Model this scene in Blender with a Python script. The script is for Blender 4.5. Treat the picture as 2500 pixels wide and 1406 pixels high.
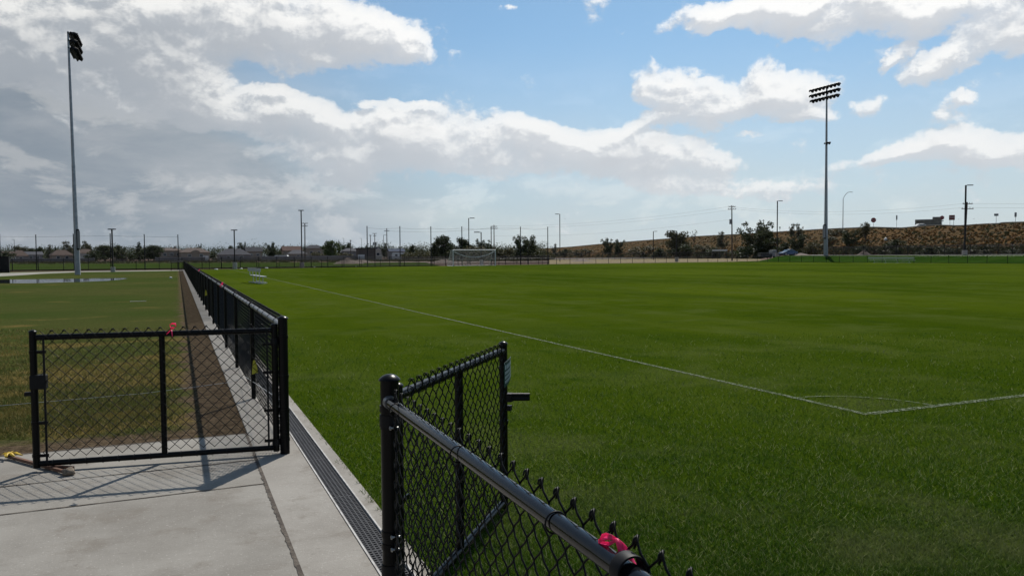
import bpy, math, random
import numpy as np
from mathutils import Vector, Matrix, noise as mnoise
PI = math.pi
R = math.radians
sc = bpy.context.scene
for o in list(bpy.data.objects): bpy.data.objects.remove(o)
col = sc.collection

# ------------------------------------------------------------------ camera
F = 1880.0; CX, CY = 1250.0, 703.0
CAMH = 1.56
YAW = math.atan(815/1880.0)          # fence line is +Y; the camera looks to the right of it
PITCH = math.atan((703-624)/1880.0)
ROLL = 0.006
s_, c_ = math.sin(YAW), math.cos(YAW)
fwd = Vector((s_*math.cos(PITCH), c_*math.cos(PITCH), -math.sin(PITCH)))
r0 = Vector((c_, -s_, 0)); u0 = r0.cross(fwd).normalized()
rt = (r0*math.cos(ROLL) - u0*math.sin(ROLL)); up = (u0*math.cos(ROLL) + r0*math.sin(ROLL))
cam_d = bpy.data.cameras.new('camera'); cam = bpy.data.objects.new('camera', cam_d); col.objects.link(cam)
cam_d.sensor_width = 36.0; cam_d.lens = 36.0*F/2500.0; cam_d.clip_end = 60000; cam_d.clip_start = 0.02
M = Matrix((rt, up, -fwd)).transposed().to_4x4(); M.translation = (0, 0, CAMH)
cam.matrix_world = M
sc.camera = cam
sc.render.resolution_x = 1024; sc.render.resolution_y = 575
def ray(px, py): return fwd + rt*((px-CX)/F) + up*((CY-py)/F)
def G(px, py, z=0.0):
    d = ray(px, py); t = (z-CAMH)/d.z
    return Vector((0, 0, CAMH)) + d*t
def P(px, py, Z): return Vector((0, 0, CAMH)) + ray(px, py)*Z
def HOR(px): return 624 - .006*(px-1250)
def W(px, Z):                                     # ground position of column px at depth Z
    p = P(px, HOR(px), Z); return Vector((p.x, p.y, 0))
def azel(px, py):
    d = ray(px, py).normalized(); return math.atan2(d.x, d.y), math.asin(d.z)

# ------------------------------------------------------------------ sun and sky
SUN_AZ = YAW + R(15.5); SUN_EL = R(48)
sd = bpy.data.lights.new('sun', 'SUN'); sd.energy = 4.4; sd.angle = R(0.55); sd.color = (1.0, .95, .87)
so = bpy.data.objects.new('sun', sd); col.objects.link(so)
sdir = Vector((math.sin(SUN_AZ)*math.cos(SUN_EL), math.cos(SUN_AZ)*math.cos(SUN_EL), math.sin(SUN_EL)))
so.rotation_euler = (-sdir).to_track_quat('-Z', 'Y').to_euler(); so.location = (0, 0, 60)
sc.view_settings.view_transform = 'Standard'; sc.view_settings.look = 'None'
sc.view_settings.gamma = 1; sc.view_settings.exposure = 0.08

world = bpy.data.worlds.new('World'); sc.world = world; world.use_nodes = True
nt = world.node_tree; nt.nodes.clear()
def N(tree, t, **kw):
    n = tree.nodes.new(t)
    for k, v in kw.items():
        if k == 'ins':
            for i, x in v.items(): n.inputs[i].default_value = x
        else: setattr(n, k, v)
    return n
def math_(tree, op, a, b=None, clamp=False):
    n = tree.nodes.new('ShaderNodeMath'); n.operation = op; n.use_clamp = clamp
    for i, x in enumerate((a, b)):
        if x is None: continue
        if hasattr(x, 'is_linked') or hasattr(x, 'links'): tree.links.new(x, n.inputs[i])
        else: n.inputs[i].default_value = x
    return n.outputs[0]
def mapr(tree, x, a, b, c=0, d=1, smooth=True):
    n = tree.nodes.new('ShaderNodeMapRange'); n.interpolation_type = 'SMOOTHSTEP' if smooth else 'LINEAR'
    tree.links.new(x, n.inputs[0])
    for i, v in zip((1, 2, 3, 4), (a, b, c, d)): n.inputs[i].default_value = v
    return n.outputs[0]
def mixc(tree, f, a, b, bt='MIX'):
    n = tree.nodes.new('ShaderNodeMix'); n.data_type = 'RGBA'; n.blend_type = bt
    for s, x in ((n.inputs[0], f), (n.inputs[6], a), (n.inputs[7], b)):
        if hasattr(x, 'links'): tree.links.new(x, s)
        elif isinstance(x, (tuple, list)): s.default_value = (*x[:3], 1)
        else: s.default_value = x
    return n.outputs[2]

# cloud masses: (px, py, rx, ry, rot, weight) on the photograph, turned into directions (azimuth, elevation)
BLOBS = [(60,70,420,150,0,1.0),(330,60,300,140,0,1.1),(640,50,290,110,5,1.15),(850,75,190,80,17,1.0),(965,108,90,40,20,.75),(400,170,200,90,30,.8),
 (480,230,140,70,25,.9),(250,210,260,90,15,.6),(640,275,230,62,4,.95),(780,285,110,55,14,.75),
 (860,380,200,75,0,.9),(1000,340,220,80,10,1.0),(1180,355,220,80,8,1.0),(965,290,70,40,0,.7),(860,300,60,30,0,.4),
 (1420,375,240,62,8,.9),(1600,380,200,52,6,.9),(1730,388,100,30,10,.7),(1540,318,150,28,-14,.85),(1350,330,120,45,15,.7),
 (1650,195,130,46,10,.95),(1690,235,140,44,10,.9),(1820,245,200,60,-2,1.0),(1860,200,70,60,60,.85),(1940,275,90,24,5,.65),(1590,215,40,40,50,.6),
 (1800,22,180,40,-4,1.15),(1980,18,260,55,3,1.15),(2250,25,330,62,0,1.2),(2480,60,110,70,0,1.0),
 (2340,130,150,42,-38,.9),(2260,165,90,30,-30,.7),(2190,150,70,20,-40,.6),(2110,245,65,36,-20,.75),(2380,237,45,20,0,.75),(2330,345,230,48,-4,.85),(2180,370,150,24,-6,.65),(2440,360,200,48,4,.85),(2320,275,80,30,0,.75),
 (1830,325,60,14,0,.5),(640,218,55,18,0,.7),(915,246,45,14,15,.7),(1010,258,45,11,0,.6),(790,140,40,22,0,.7),(1232,24,26,10,0,.6),(1590,135,28,20,0,.35),(1950,285,80,20,0,.6),
 (1650,440,160,40,4,.7),(1830,455,200,36,4,.6)]
def to_map(px, py, rx, ry):
    a, e = azel(px, py); a1, _ = azel(px+rx, py); _, e1 = azel(px, py-ry)
    return a, e, abs(a1-a), abs(e1-e)
grp = bpy.data.node_groups.new('cloud_density', 'ShaderNodeTree')
grp.interface.new_socket('Vector', in_out='INPUT', socket_type='NodeSocketVector')
grp.interface.new_socket('Blob', in_out='OUTPUT', socket_type='NodeSocketFloat')
grp.interface.new_socket('Density', in_out='OUTPUT', socket_type='NodeSocketFloat')
gi = grp.nodes.new('NodeGroupInput'); go = grp.nodes.new('NodeGroupOutput')
def vmul(tree, v, f):
    n = N(tree, 'ShaderNodeVectorMath', operation='MULTIPLY'); tree.links.new(v, n.inputs[0]); n.inputs[1].default_value = f; return n.outputs[0]
w1 = N(grp, 'ShaderNodeTexNoise', ins={'Scale': 9, 'Detail': 9, 'Roughness': .62}); grp.links.new(gi.outputs[0], w1.inputs['Vector'])
wv = N(grp, 'ShaderNodeVectorMath', operation='SUBTRACT'); grp.links.new(w1.outputs['Color'], wv.inputs[0]); wv.inputs[1].default_value = (.5, .5, .5)
wa = N(grp, 'ShaderNodeVectorMath', operation='ADD'); grp.links.new(gi.outputs[0], wa.inputs[0]); grp.links.new(vmul(grp, wv.outputs[0], (.12, .06, 0)), wa.inputs[1])
acc = None
for (px, py, rx, ry, rot, wgt) in BLOBS:
    a, e, ra, re = to_map(px, py, rx, ry)
    mp = N(grp, 'ShaderNodeMapping', vector_type='TEXTURE')
    mp.inputs['Location'].default_value = (a, e, 0); mp.inputs['Rotation'].default_value = (0, 0, -R(rot)); mp.inputs['Scale'].default_value = (ra*1.24, re*1.28, 1)
    grp.links.new(wa.outputs[0], mp.inputs['Vector'])
    g = N(grp, 'ShaderNodeTexGradient', gradient_type='SPHERICAL'); grp.links.new(mp.outputs[0], g.inputs[0])
    v = math_(grp, 'MULTIPLY', g.outputs['Fac'], wgt)
    acc = v if acc is None else math_(grp, 'ADD', acc, math_(grp, 'MULTIPLY', v, math_(grp, 'SUBTRACT', 1.0, math_(grp, 'MINIMUM', acc, .75))))
nv = vmul(grp, gi.outputs[0], (1, 1.5, 1))
n1 = N(grp, 'ShaderNodeTexNoise', ins={'Scale': 11.0, 'Detail': 12, 'Roughness': .64, 'Distortion': .15}); grp.links.new(nv, n1.inputs['Vector'])
vo = N(grp, 'ShaderNodeTexVoronoi', feature='F1'); vo.inputs['Scale'].default_value = 24; vo.inputs['Detail'].default_value = 4; vo.inputs['Roughness'].default_value = .6; vo.normalize = True
vw = N(grp, 'ShaderNodeVectorMath', operation='ADD'); grp.links.new(nv, vw.inputs[0]); grp.links.new(vmul(grp, wv.outputs[0], (.03, .03, 0)), vw.inputs[1]); grp.links.new(vw.outputs[0], vo.inputs['Vector'])
nn = math_(grp, 'ADD', math_(grp, 'MULTIPLY', math_(grp, 'SUBTRACT', n1.outputs['Fac'], .5), 1.7), math_(grp, 'MULTIPLY', math_(grp, 'SUBTRACT', .42, vo.outputs['Distance']), .62))
dens = math_(grp, 'ADD', math_(grp, 'SUBTRACT', acc, .24), nn)
grp.links.new(acc, go.inputs[0]); grp.links.new(dens, go.inputs[1])

tc = N(nt, 'ShaderNodeTexCoord'); sx = N(nt, 'ShaderNodeSeparateXYZ'); nt.links.new(tc.outputs['Generated'], sx.inputs[0])
az = math_(nt, 'ARCTAN2', sx.outputs[0], sx.outputs[1]); el = math_(nt, 'ARCSINE', sx.outputs[2])
cv = N(nt, 'ShaderNodeCombineXYZ'); nt.links.new(az, cv.inputs[0]); nt.links.new(el, cv.inputs[1])
def dgroup(off):
    a = N(nt, 'ShaderNodeVectorMath', operation='ADD'); nt.links.new(cv.outputs[0], a.inputs[0]); a.inputs[1].default_value = off
    g = nt.nodes.new('ShaderNodeGroup'); g.node_tree = grp; nt.links.new(a.outputs[0], g.inputs[0]); return g
g0 = dgroup((0, 0, 0)); g1 = dgroup((.004, .010, 0)); g2 = dgroup((.008, .030, 0))
def tnoise(scale, stretch, det=8, rough=.6, off=0):
    n = N(nt, 'ShaderNodeTexNoise', ins={'Scale': scale, 'Detail': det, 'Roughness': rough, 'Distortion': .3}); v = N(nt, 'ShaderNodeVectorMath', operation='MULTIPLY_ADD')
    nt.links.new(cv.outputs[0], v.inputs[0]); v.inputs[1].default_value = stretch; v.inputs[2].default_value = (off, off, off); nt.links.new(v.outputs[0], n.inputs['Vector']); return n.outputs['Fac']
sky = N(nt, 'ShaderNodeTexSky', sky_type='NISHITA', sun_disc=False, sun_elevation=SUN_EL, sun_rotation=SUN_AZ, altitude=1300, air_density=1.0, dust_density=1.6, ozone_density=1.5)
bsky = N(nt, 'ShaderNodeBackground'); bsky.inputs[1].default_value = 0.088
skc = mixc(nt, 1.0, sky.outputs[0], (.78, 1.03, 1.08), 'MULTIPLY'); nt.links.new(skc, bsky.inputs[0])
lowl = mapr(nt, az, YAW-.62, YAW-.02, 1, 0)                      # 1 on the left of the view
edge = tnoise(5, (1, 1.5, 1), 4, .5, 7)
alpha = math_(nt, 'MULTIPLY', mapr(nt, g0.outputs[1], -.04, .24), mapr(nt, g0.outputs[1], -.10, .70, .72, 1.0))
thick = mapr(nt, g2.outputs[1], .05, 1.0)                        # how much cloud lies above, towards the sun
lit = mapr(nt, math_(nt, 'SUBTRACT', g0.outputs[1], g1.outputs[1]), -.12, .26)
bright = mixc(nt, lit, (.62, .645, .68), (.95, .95, .94))
ccol = mixc(nt, math_(nt, 'MULTIPLY', thick, .5), bright, (.48, .51, .555))
dullc = mixc(nt, lit, (.30, .335, .375), (.78, .78, .76)); dullc = mixc(nt, math_(nt, 'MULTIPLY', thick, .6), dullc, (.25, .28, .32))
ccol = mixc(nt, math_(nt, 'MULTIPLY', lowl, .72), ccol, dullc)
# thin haze sheet: milky towards the horizon, dull and thick on the left
veil_h = mapr(nt, el, .0, .31, 1, 0)
veil_l = math_(nt, 'MULTIPLY', lowl, mapr(nt, el, .05, .75, 1, .45))
sh = tnoise(2.6, (1, 2.2, 1), 6, .55, 3)
veil = math_(nt, 'ADD', math_(nt, 'MULTIPLY', veil_h, math_(nt, 'ADD', .66, math_(nt, 'MULTIPLY', sh, .45))), math_(nt, 'MULTIPLY', veil_l, .8), True)
veilc = mixc(nt, mapr(nt, az, YAW-.35, YAW+.25), (.38, .445, .505), (.53, .59, .645))
veilc = mixc(nt, lowl, veilc, (.215, .26, .31))
veilc = mixc(nt, mapr(nt, tnoise(3.4, (1, 4.0, 1), 7, .6), .38, .68, 0, .8), veilc, mixc(nt, lowl, (.56, .59, .615), (.36, .385, .42)))
wn = tnoise(9.0, (1, 2.2, 1), 10, .64, 5)
wisp = math_(nt, 'MULTIPLY', mapr(nt, wn, .50, .62), math_(nt, 'MULTIPLY', mapr(nt, el, .0, .05, .3, 1), mapr(nt, el, .16, .34, 1, .0)))
veilc = mixc(nt, math_(nt, 'MULTIPLY', wisp, .6), veilc, mixc(nt, lowl, (.70, .715, .725), (.46, .475, .49)))
ccol = mixc(nt, math_(nt, 'MULTIPLY', veil_h, .38), ccol, veilc)
bveil = N(nt, 'ShaderNodeBackground'); nt.links.new(veilc, bveil.inputs[0])
bcl = N(nt, 'ShaderNodeBackground'); nt.links.new(ccol, bcl.inputs[0])
m1 = N(nt, 'ShaderNodeMixShader'); nt.links.new(veil, m1.inputs[0]); nt.links.new(bsky.outputs[0], m1.inputs[1]); nt.links.new(bveil.outputs[0], m1.inputs[2])
m2 = N(nt, 'ShaderNodeMixShader'); nt.links.new(alpha, m2.inputs[0]); nt.links.new(m1.outputs[0], m2.inputs[1]); nt.links.new(bcl.outputs[0], m2.inputs[2])
wo = N(nt, 'ShaderNodeOutputWorld'); nt.links.new(m2.outputs[0], wo.inputs[0])
world.cycles.sampling_method = 'MANUAL'; world.cycles.sample_map_resolution = 512

# ------------------------------------------------------------------ materials
def mat(name, base=(.5,.5,.5), rough=.7, metal=0, spec=.5, var=None, scale=5, bump=0, bscale=30, detail=5, coord='Object', lo=.35, hi=.65, alpha=None):
    m = bpy.data.materials.new(name); m.use_nodes = True; t = m.node_tree; b = t.nodes['Principled BSDF']
    b.inputs['Base Color'].default_value = (*base, 1); b.inputs['Roughness'].default_value = rough; b.inputs['Metallic'].default_value = metal
    b.inputs['Specular IOR Level'].default_value = spec
    tcn = N(t, 'ShaderNodeTexCoord')
    if var is not None:
        n = N(t, 'ShaderNodeTexNoise', ins={'Scale': scale, 'Detail': detail, 'Roughness': .6}); t.links.new(tcn.outputs[coord], n.inputs['Vector'])
        f = mapr(t, n.outputs['Fac'], lo, hi); t.links.new(mixc(t, f, base, var), b.inputs['Base Color'])
    if bump:
        n2 = N(t, 'ShaderNodeTexNoise', ins={'Scale': bscale, 'Detail': 6, 'Roughness': .65}); t.links.new(tcn.outputs[coord], n2.inputs['Vector'])
        bp = N(t, 'ShaderNodeBump', ins={'Strength': bump, 'Distance': .05}); t.links.new(n2.outputs['Fac'], bp.inputs['Height']); t.links.new(bp.outputs[0], b.inputs['Normal'])
    return m
def nz(t, vec, scale, detail=5, rough=.6, stretch=None, dist=0):
    if stretch is not None:
        v = N(t, 'ShaderNodeVectorMath', operation='MULTIPLY'); t.links.new(vec, v.inputs[0]); v.inputs[1].default_value = stretch; vec = v.outputs[0]
    n = N(t, 'ShaderNodeTexNoise', ins={'Scale': scale, 'Detail': detail, 'Roughness': rough, 'Distortion': dist}); t.links.new(vec, n.inputs['Vector']); return n.outputs['Fac']

BLACK = mat('black_coated_steel', (.003,.003,.0035), .3, spec=.16)
RAILB = mat('glossy_black_rail', (.004,.0045,.006), .13, spec=.42, bump=.02, bscale=40)
WIREM = mat('black_vinyl_wire', (.003,.0035,.0035), .5, spec=.18)
BLACKD = mat('black_painted_metal', (.006,.006,.007), .55, spec=.2)
GALV = mat('galvanised_steel', (.27,.28,.29), .5, .55, var=(.36,.37,.38), scale=3)
GALV_GLARE = mat('grey_metal_and_rail_glare', (.20,.205,.215), .34, .55)  # grey metal parts; on the long black rail this grey stands in for glare
BOLT = mat('zinc_bolt', (.5,.5,.48), .35, .8)
ALU = mat('brushed_aluminium', (.46,.475,.49), .38, .55, var=(.5,.52,.54), scale=8)
WHITEP = mat('white_painted_steel', (.56,.57,.56), .5)
NETM = mat('white_net_cord', (.55,.56,.55), .8)
CONCP = mat('lamp_base_concrete', (.30,.28,.25), .9, var=(.38,.35,.31), scale=4, bump=.3)
WOOD = mat('weathered_pole_wood', (.055,.04,.03), .85, var=(.085,.065,.05), scale=3, bump=.3)
STAKE = mat('orange_pine_stake', (.15,.065,.035), .8, var=(.10,.05,.03), scale=25, bump=.3)
ROCK = mat('grey_brown_stone', (.16,.125,.09), .9, var=(.25,.2,.15), scale=30, bump=.6)
PINK = mat('pink_flagging_tape', (.95,.07,.26), .45)
t = PINK.node_tree; tr = N(t, 'ShaderNodeBsdfTranslucent'); tr.inputs[0].default_value = (1.0,.09,.34,1); mx = N(t, 'ShaderNodeMixShader'); mx.inputs[0].default_value = .5
t.links.new(t.nodes['Principled BSDF'].outputs[0], mx.inputs[1]); t.links.new(tr.outputs[0], mx.inputs[2]); t.links.new(mx.outputs[0], t.nodes['Material Output'].inputs[0])
YEL = mat('yellow_paper_tag', (.55,.47,.03), .6)
TAPEY = mat('yellow_caution_tape', (.55,.36,.02), .5)
STRING = mat('white_mason_string', (.42,.44,.45), .8)
WHITEX = mat('white_plastic_scrap', (.7,.7,.68), .6)
SIGNG = mat('dark_green_sign_plate', (.02,.06,.045), .45)
SIGNW = mat('white_sign_print', (.55,.6,.58), .5)
CABLE = mat('black_cable', (.03,.03,.032), .7)

def grass_mat(name, kind):
    m = bpy.data.materials.new(name); m.use_nodes = True; t = m.node_tree; b = t.nodes['Principled BSDF']
    tcn = N(t, 'ShaderNodeTexCoord'); o = tcn.outputs['Object']
    if kind == 'field':
        big = nz(t, o, .05, 4, .55, (1, .6, 1)); c = mixc(t, mapr(t, big, .36, .62), (.038,.064,.0035), (.066,.094,.006))
        mid = nz(t, o, .55, 6, .65, (1.0, 1.0, 1)); c = mixc(t, mapr(t, mid, .48, .66, 0, .5), c, (.078,.102,.022))
        mid2 = nz(t, o, 1.4, 6, .7, (1, .8, 1)); c = mixc(t, mapr(t, mid2, .50, .72, 0, .6), c, (.020,.046,.006))
        strp = nz(t, o, .32, 3, .5, (2.2, .10, 1)); c = mixc(t, mapr(t, strp, .42, .6, 0, .30), c, (.066,.090,.014)); c = mixc(t, mapr(t, nz(t, o, .13, 4, .6, (1, .45, 1)), .50, .66, 0, .5), c, (.026,.052,.003))
        fine = nz(t, o, 38, 5, .7); c = mixc(t, mapr(t, fine, .35, .68), mixc(t, 1.0, c, (.55,.6,.5), 'MULTIPLY'), mixc(t, 1.0, c, (1.35,1.3,1.5), 'MULTIPLY'))
        bs, st = 45, .75
    elif kind == 'lawn':
        sp = N(t, 'ShaderNodeSeparateXYZ'); t.links.new(o, sp.inputs[0])
        c = mixc(t, mapr(t, nz(t, o, .09, 4, .6), .35, .6), (.045,.066,.016), (.064,.072,.022))
        dry = nz(t, o, .45, 7, .68, (.75, 1.3, 1)); near = mapr(t, sp.outputs[1], 9, 26, .055, -.085)
        c = mixc(t, mapr(t, math_(t, 'ADD', dry, near), .50, .64, 0, .85), c, (.165,.12,.042))
        c = mixc(t, mapr(t, nz(t, o, .32, 5, .6, (.6, 1.6, 1)), .60, .74, 0, .5), c, (.14,.095,.036))
        # bare soil by the kerb and by the slab
        jag = math_(t, 'MULTIPLY', math_(t, 'SUBTRACT', nz(t, o, 1.7, 9, .75), .5), 1.5)
        soil = math_(t, 'MAXIMUM', mapr(t, math_(t, 'ADD', sp.outputs[0], jag), -.08, .14), mapr(t, math_(t, 'ADD', sp.outputs[1], math_(t, 'MULTIPLY', jag, .8)), 7.4, 7.8, 1, 0))
        sc_ = mixc(t, mapr(t, nz(t, o, 9, 8, .75), .35, .65), (.060,.044,.029), (.135,.100,.066)); sc_ = mixc(t, mapr(t, nz(t, o, 4, 8, .8, (.5, 2.4, 1)), .58, .66, 0, .8), sc_, (.045,.036,.026)); sc_ = mixc(t, mapr(t, nz(t, o, 3, 6, .7), .60, .70, 0, .7), sc_, (.12,.10,.035))
        c = mixc(t, soil, c, sc_)
        fine = nz(t, o, 34, 5, .7); c = mixc(t, mapr(t, fine, .35, .68), mixc(t, 1.0, c, (.6,.6,.6), 'MULTIPLY'), mixc(t, 1.0, c, (1.3,1.3,1.3), 'MULTIPLY'))
        bs, st = 30, .9
    elif kind == 'berm':
        c = mixc(t, mapr(t, nz(t, o, .25, 5), .35, .65), (.018,.044,.005), (.028,.058,.008)); bs, st = 12, .5
    elif kind == 'far':
        c = mixc(t, mapr(t, nz(t, o, .03, 5), .35, .65), (.030,.058,.010), (.05,.062,.02)); bs, st = 6, .5
    t.links.new(c, b.inputs['Base Color']); b.inputs['Roughness'].default_value = .95; b.inputs['Specular IOR Level'].default_value = .0
    n2 = nz(t, o, bs, 6, .7); bp = N(t, 'ShaderNodeBump', ins={'Strength': st, 'Distance': .03}); t.links.new(n2, bp.inputs['Height']); t.links.new(bp.outputs[0], b.inputs['Normal'])
    return m
FIELD = grass_mat('mown_field_grass', 'field'); LAWN = grass_mat('patchy_lawn', 'lawn'); BERM = grass_mat('berm_grass', 'berm'); FARG = grass_mat('far_grass', 'far')

def blade_mat(name, cols):
    m = bpy.data.materials.new(name); m.use_nodes = True; t = m.node_tree; b = t.nodes['Principled BSDF']
    tcn = N(t, 'ShaderNodeTexCoord'); o = tcn.outputs['Object']
    at = N(t, 'ShaderNodeAttribute', attribute_name='tone'); f = at.outputs['Fac']
    c = mixc(t, mapr(t, f, 0, .55, smooth=False), cols[0], cols[1]); c = mixc(t, mapr(t, f, .80, 1.0), c, cols[2])
    big = nz(t, o, .55, 6, .65, (1,1,0)); c = mixc(t, mapr(t, big, .48, .66, 0, .75), c, cols[3])
    c = mixc(t, mapr(t, nz(t, o, 1.4, 6, .7, (1,.8,0)), .50, .72, 0, .6), c, cols[4])
    t.links.new(c, b.inputs['Base Color']); b.inputs['Roughness'].default_value = .7; b.inputs['Specular IOR Level'].default_value = .08
    tr = N(t, 'ShaderNodeBsdfTranslucent'); t.links.new(c, tr.inputs[0]); mx = N(t, 'ShaderNodeMixShader'); mx.inputs[0].default_value = .3
    t.links.new(b.outputs[0], mx.inputs[1]); t.links.new(tr.outputs[0], mx.inputs[2]); t.links.new(mx.outputs[0], t.nodes['Material Output'].inputs[0])
    return m
BLADE = blade_mat('field_grass_blades', ((.014,.046,.003),(.066,.132,.010),(.33,.35,.16),(.145,.165,.060),(.024,.066,.004)))
BLADE2 = blade_mat('lawn_grass_blades', ((.055,.068,.016),(.11,.105,.032),(.32,.24,.09),(.25,.18,.055),(.07,.08,.02)))

def conc_mat(name, a, b_, joints=True):
    m = bpy.data.materials.new(name); m.use_nodes = True; t = m.node_tree; b = t.nodes['Principled BSDF']
    tcn = N(t, 'ShaderNodeTexCoord'); o = tcn.outputs['Object']
    c = mixc(t, mapr(t, nz(t, o, 1.1, 7, .65), .33, .68), a, b_)
    c = mixc(t, mapr(t, nz(t, o, 2.6, 6, .7), .50, .68, 0, .6), c, (.16,.138,.112))
    c = mixc(t, mapr(t, nz(t, o, 9, 9, .8, (1, 2.6, 1)), .57, .68, 0, .7), c, (.15,.13,.115))
    c = mixc(t, mapr(t, nz(t, o, 30, 5, .8, (1, 2.4, 1)), .63, .70, 0, .85), c, (.08,.068,.055))
    c = mixc(t, mapr(t, nz(t, o, 60, 4, .75), .58, .68, 0, .6), c, (.43,.41,.375))
    t.links.new(c, b.inputs['Base Color']); b.inputs['Roughness'].default_value = .88; b.inputs['Specular IOR Level'].default_value = .25
    h = N(t, 'ShaderNodeBump', ins={'Strength': .35, 'Distance': .01}); t.links.new(nz(t, o, 70, 7, .75), h.inputs['Height']); t.links.new(h.outputs[0], b.inputs['Normal'])
    return m
CONC = conc_mat('broomed_concrete', (.200,.185,.162), (.275,.258,.230))
CURB = conc_mat('kerb_concrete', (.235,.216,.190), (.30,.28,.25))
PATHM = mat('pale_path_concrete', (.25,.24,.205), .9, var=(.30,.285,.25), scale=.6, spec=.06)
JOINTM = mat('dirty_joint_filler', (.055,.042,.032), .95, var=(.11,.09,.07), scale=14, bump=.5)
STRIP = mat('light_channel_edge', (.45,.44,.42), .7, var=(.33,.31,.29), scale=14)
GRATE = mat('dark_grey_grate', (.022,.023,.027), .6, spec=.2, var=(.038,.038,.042), scale=25)
PIT = mat('drain_channel_inside', (.012,.012,.012), .9)

# ------------------------------------------------------------------ mesh helpers
class MB:
    def __init__(s): s.v = []; s.f = []
    def add(s, vs, fs):
        b = len(s.v); s.v += [tuple(x) for x in vs]; s.f += [tuple(i+b for i in f) for f in fs]
    def box(s, c, size, rz=0, m=None):
        x, y, z = (d/2 for d in size); pts = []
        ca, sa = math.cos(rz), math.sin(rz)
        for dz in (-z, z):
            for dx, dy in ((-x,-y),(x,-y),(x,y),(-x,y)):
                p = Vector((dx*ca-dy*sa, dx*sa+dy*ca, dz));
                if m is not None: p = m @ p
                pts.append(p+Vector(c))
        s.add(pts, [(0,3,2,1),(4,5,6,7),(0,1,5,4),(1,2,6,5),(2,3,7,6),(3,0,4,7)]); return s
    def cyl(s, p0, p1, r0, r1=None, n=12, caps=True):
        r1 = r0 if r1 is None else r1
        return s.tube([p0, p1], [r0, r1], n, caps)
    def tube(s, pts, r, n=8, caps=True):
        pts = [Vector(p) for p in pts]; k = len(pts)
        if not isinstance(r, (list, tuple)): r = [r]*k
        b = len(s.v); prev = None
        for i, p in enumerate(pts):
            t = (pts[min(i+1, k-1)]-pts[max(i-1, 0)]).normalized()
            if prev is None:
                a = Vector((0,0,1)) if abs(t.z) < .9 else Vector((1,0,0)); x = t.cross(a).normalized()
            else: x = (prev - t*prev.dot(t)).normalized()
            prev = x; y = t.cross(x)
            for j in range(n):
                an = 2*PI*j/n; s.v.append(tuple(p+(x*math.cos(an)+y*math.sin(an))*r[i]))
        for i in range(k-1):
            for j in range(n):
                s.f.append((b+i*n+j, b+i*n+(j+1)%n, b+(i+1)*n+(j+1)%n, b+(i+1)*n+j))
        if caps:
            s.f.append(tuple(b+j for j in range(n))[::-1]); s.f.append(tuple(b+(k-1)*n+j for j in range(n)))
        return s
    def lathe(s, c, prof, n=20):
        c = Vector(c); b = len(s.v); k = len(prof)
        for (r, z) in prof:
            for j in range(n): an = 2*PI*j/n; s.v.append((c.x+r*math.cos(an), c.y+r*math.sin(an), c.z+z))
        for i in range(k-1):
            for j in range(n): s.f.append((b+i*n+j, b+i*n+(j+1)%n, b+(i+1)*n+(j+1)%n, b+(i+1)*n+j))
        s.f.append(tuple(b+(k-1)*n+j for j in range(n))); s.f.append(tuple(b+j for j in range(n))[::-1]); return s
    def torus(s, c, axis, Rr, r, n=24, m=8):
        ax = Vector(axis).normalized(); a = Vector((0,0,1)) if abs(ax.z) < .9 else Vector((1,0,0)); x = ax.cross(a).normalized(); y = ax.cross(x)
        b = len(s.v); c = Vector(c)
        for i in range(n):
            an = 2*PI*i/n; d = x*math.cos(an)+y*math.sin(an)
            for j in range(m):
                bn = 2*PI*j/m; s.v.append(tuple(c+d*(Rr+r*math.cos(bn))+ax*(r*math.sin(bn))))
        for i in range(n):
            for j in range(m): s.f.append((b+i*m+j, b+((i+1)%n)*m+j, b+((i+1)%n)*m+(j+1)%m, b+i*m+(j+1)%m))
        return s
    def prism(s, poly, z0, z1):
        k = len(poly); vs = [(p[0], p[1], z0) for p in poly]+[(p[0], p[1], z1) for p in poly]
        s.add(vs, [tuple(range(k))[::-1], tuple(range(k, 2*k))]+[(i, (i+1)%k, k+(i+1)%k, k+i) for i in range(k)]); return s
    def band(s, c, axis, rin, rout, h, n=20):
        ax = Vector(axis).normalized(); c = Vector(c)
        return s.tube([c-ax*h/2, c+ax*h/2], rout, n, True)
    def build(s, name, m, parent=None, smooth=False, loc=None):
        me = bpy.data.meshes.new(name); me.from_pydata(s.v, [], s.f); me.update()
        if smooth:
            me.shade_smooth(); me.set_sharp_from_angle(angle=R(38))
        o = bpy.data.objects.new(name, me); col.objects.link(o)
        if m: me.materials.append(m)
        if parent: o.parent = parent
        if loc is not None: o.location = loc
        return o
def npmesh(name, V, Fc, m, parent=None, smooth=False, attr=None):
    V = np.asarray(V, dtype=np.float32); Fc = np.asarray(Fc, dtype=np.int32)
    me = bpy.data.meshes.new(name); nv, nf, k = len(V), len(Fc), Fc.shape[1]
    me.vertices.add(nv); me.vertices.foreach_set('co', V.ravel())
    me.loops.add(nf*k); me.loops.foreach_set('vertex_index', Fc.ravel())
    me.polygons.add(nf); me.polygons.foreach_set('loop_start', np.arange(nf, dtype=np.int32)*k); me.polygons.foreach_set('loop_total', np.full(nf, k, dtype=np.int32))
    if smooth: me.polygons.foreach_set('use_smooth', np.ones(nf, dtype=bool))
    me.update(calc_edges=True)
    if attr is not None:
        a = me.attributes.new('tone', 'FLOAT', 'POINT'); a.data.foreach_set('value', np.asarray(attr, dtype=np.float32))
    me.materials.append(m); o = bpy.data.objects.new(name, me); col.objects.link(o)
    if parent: o.parent = parent
    return o
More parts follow.
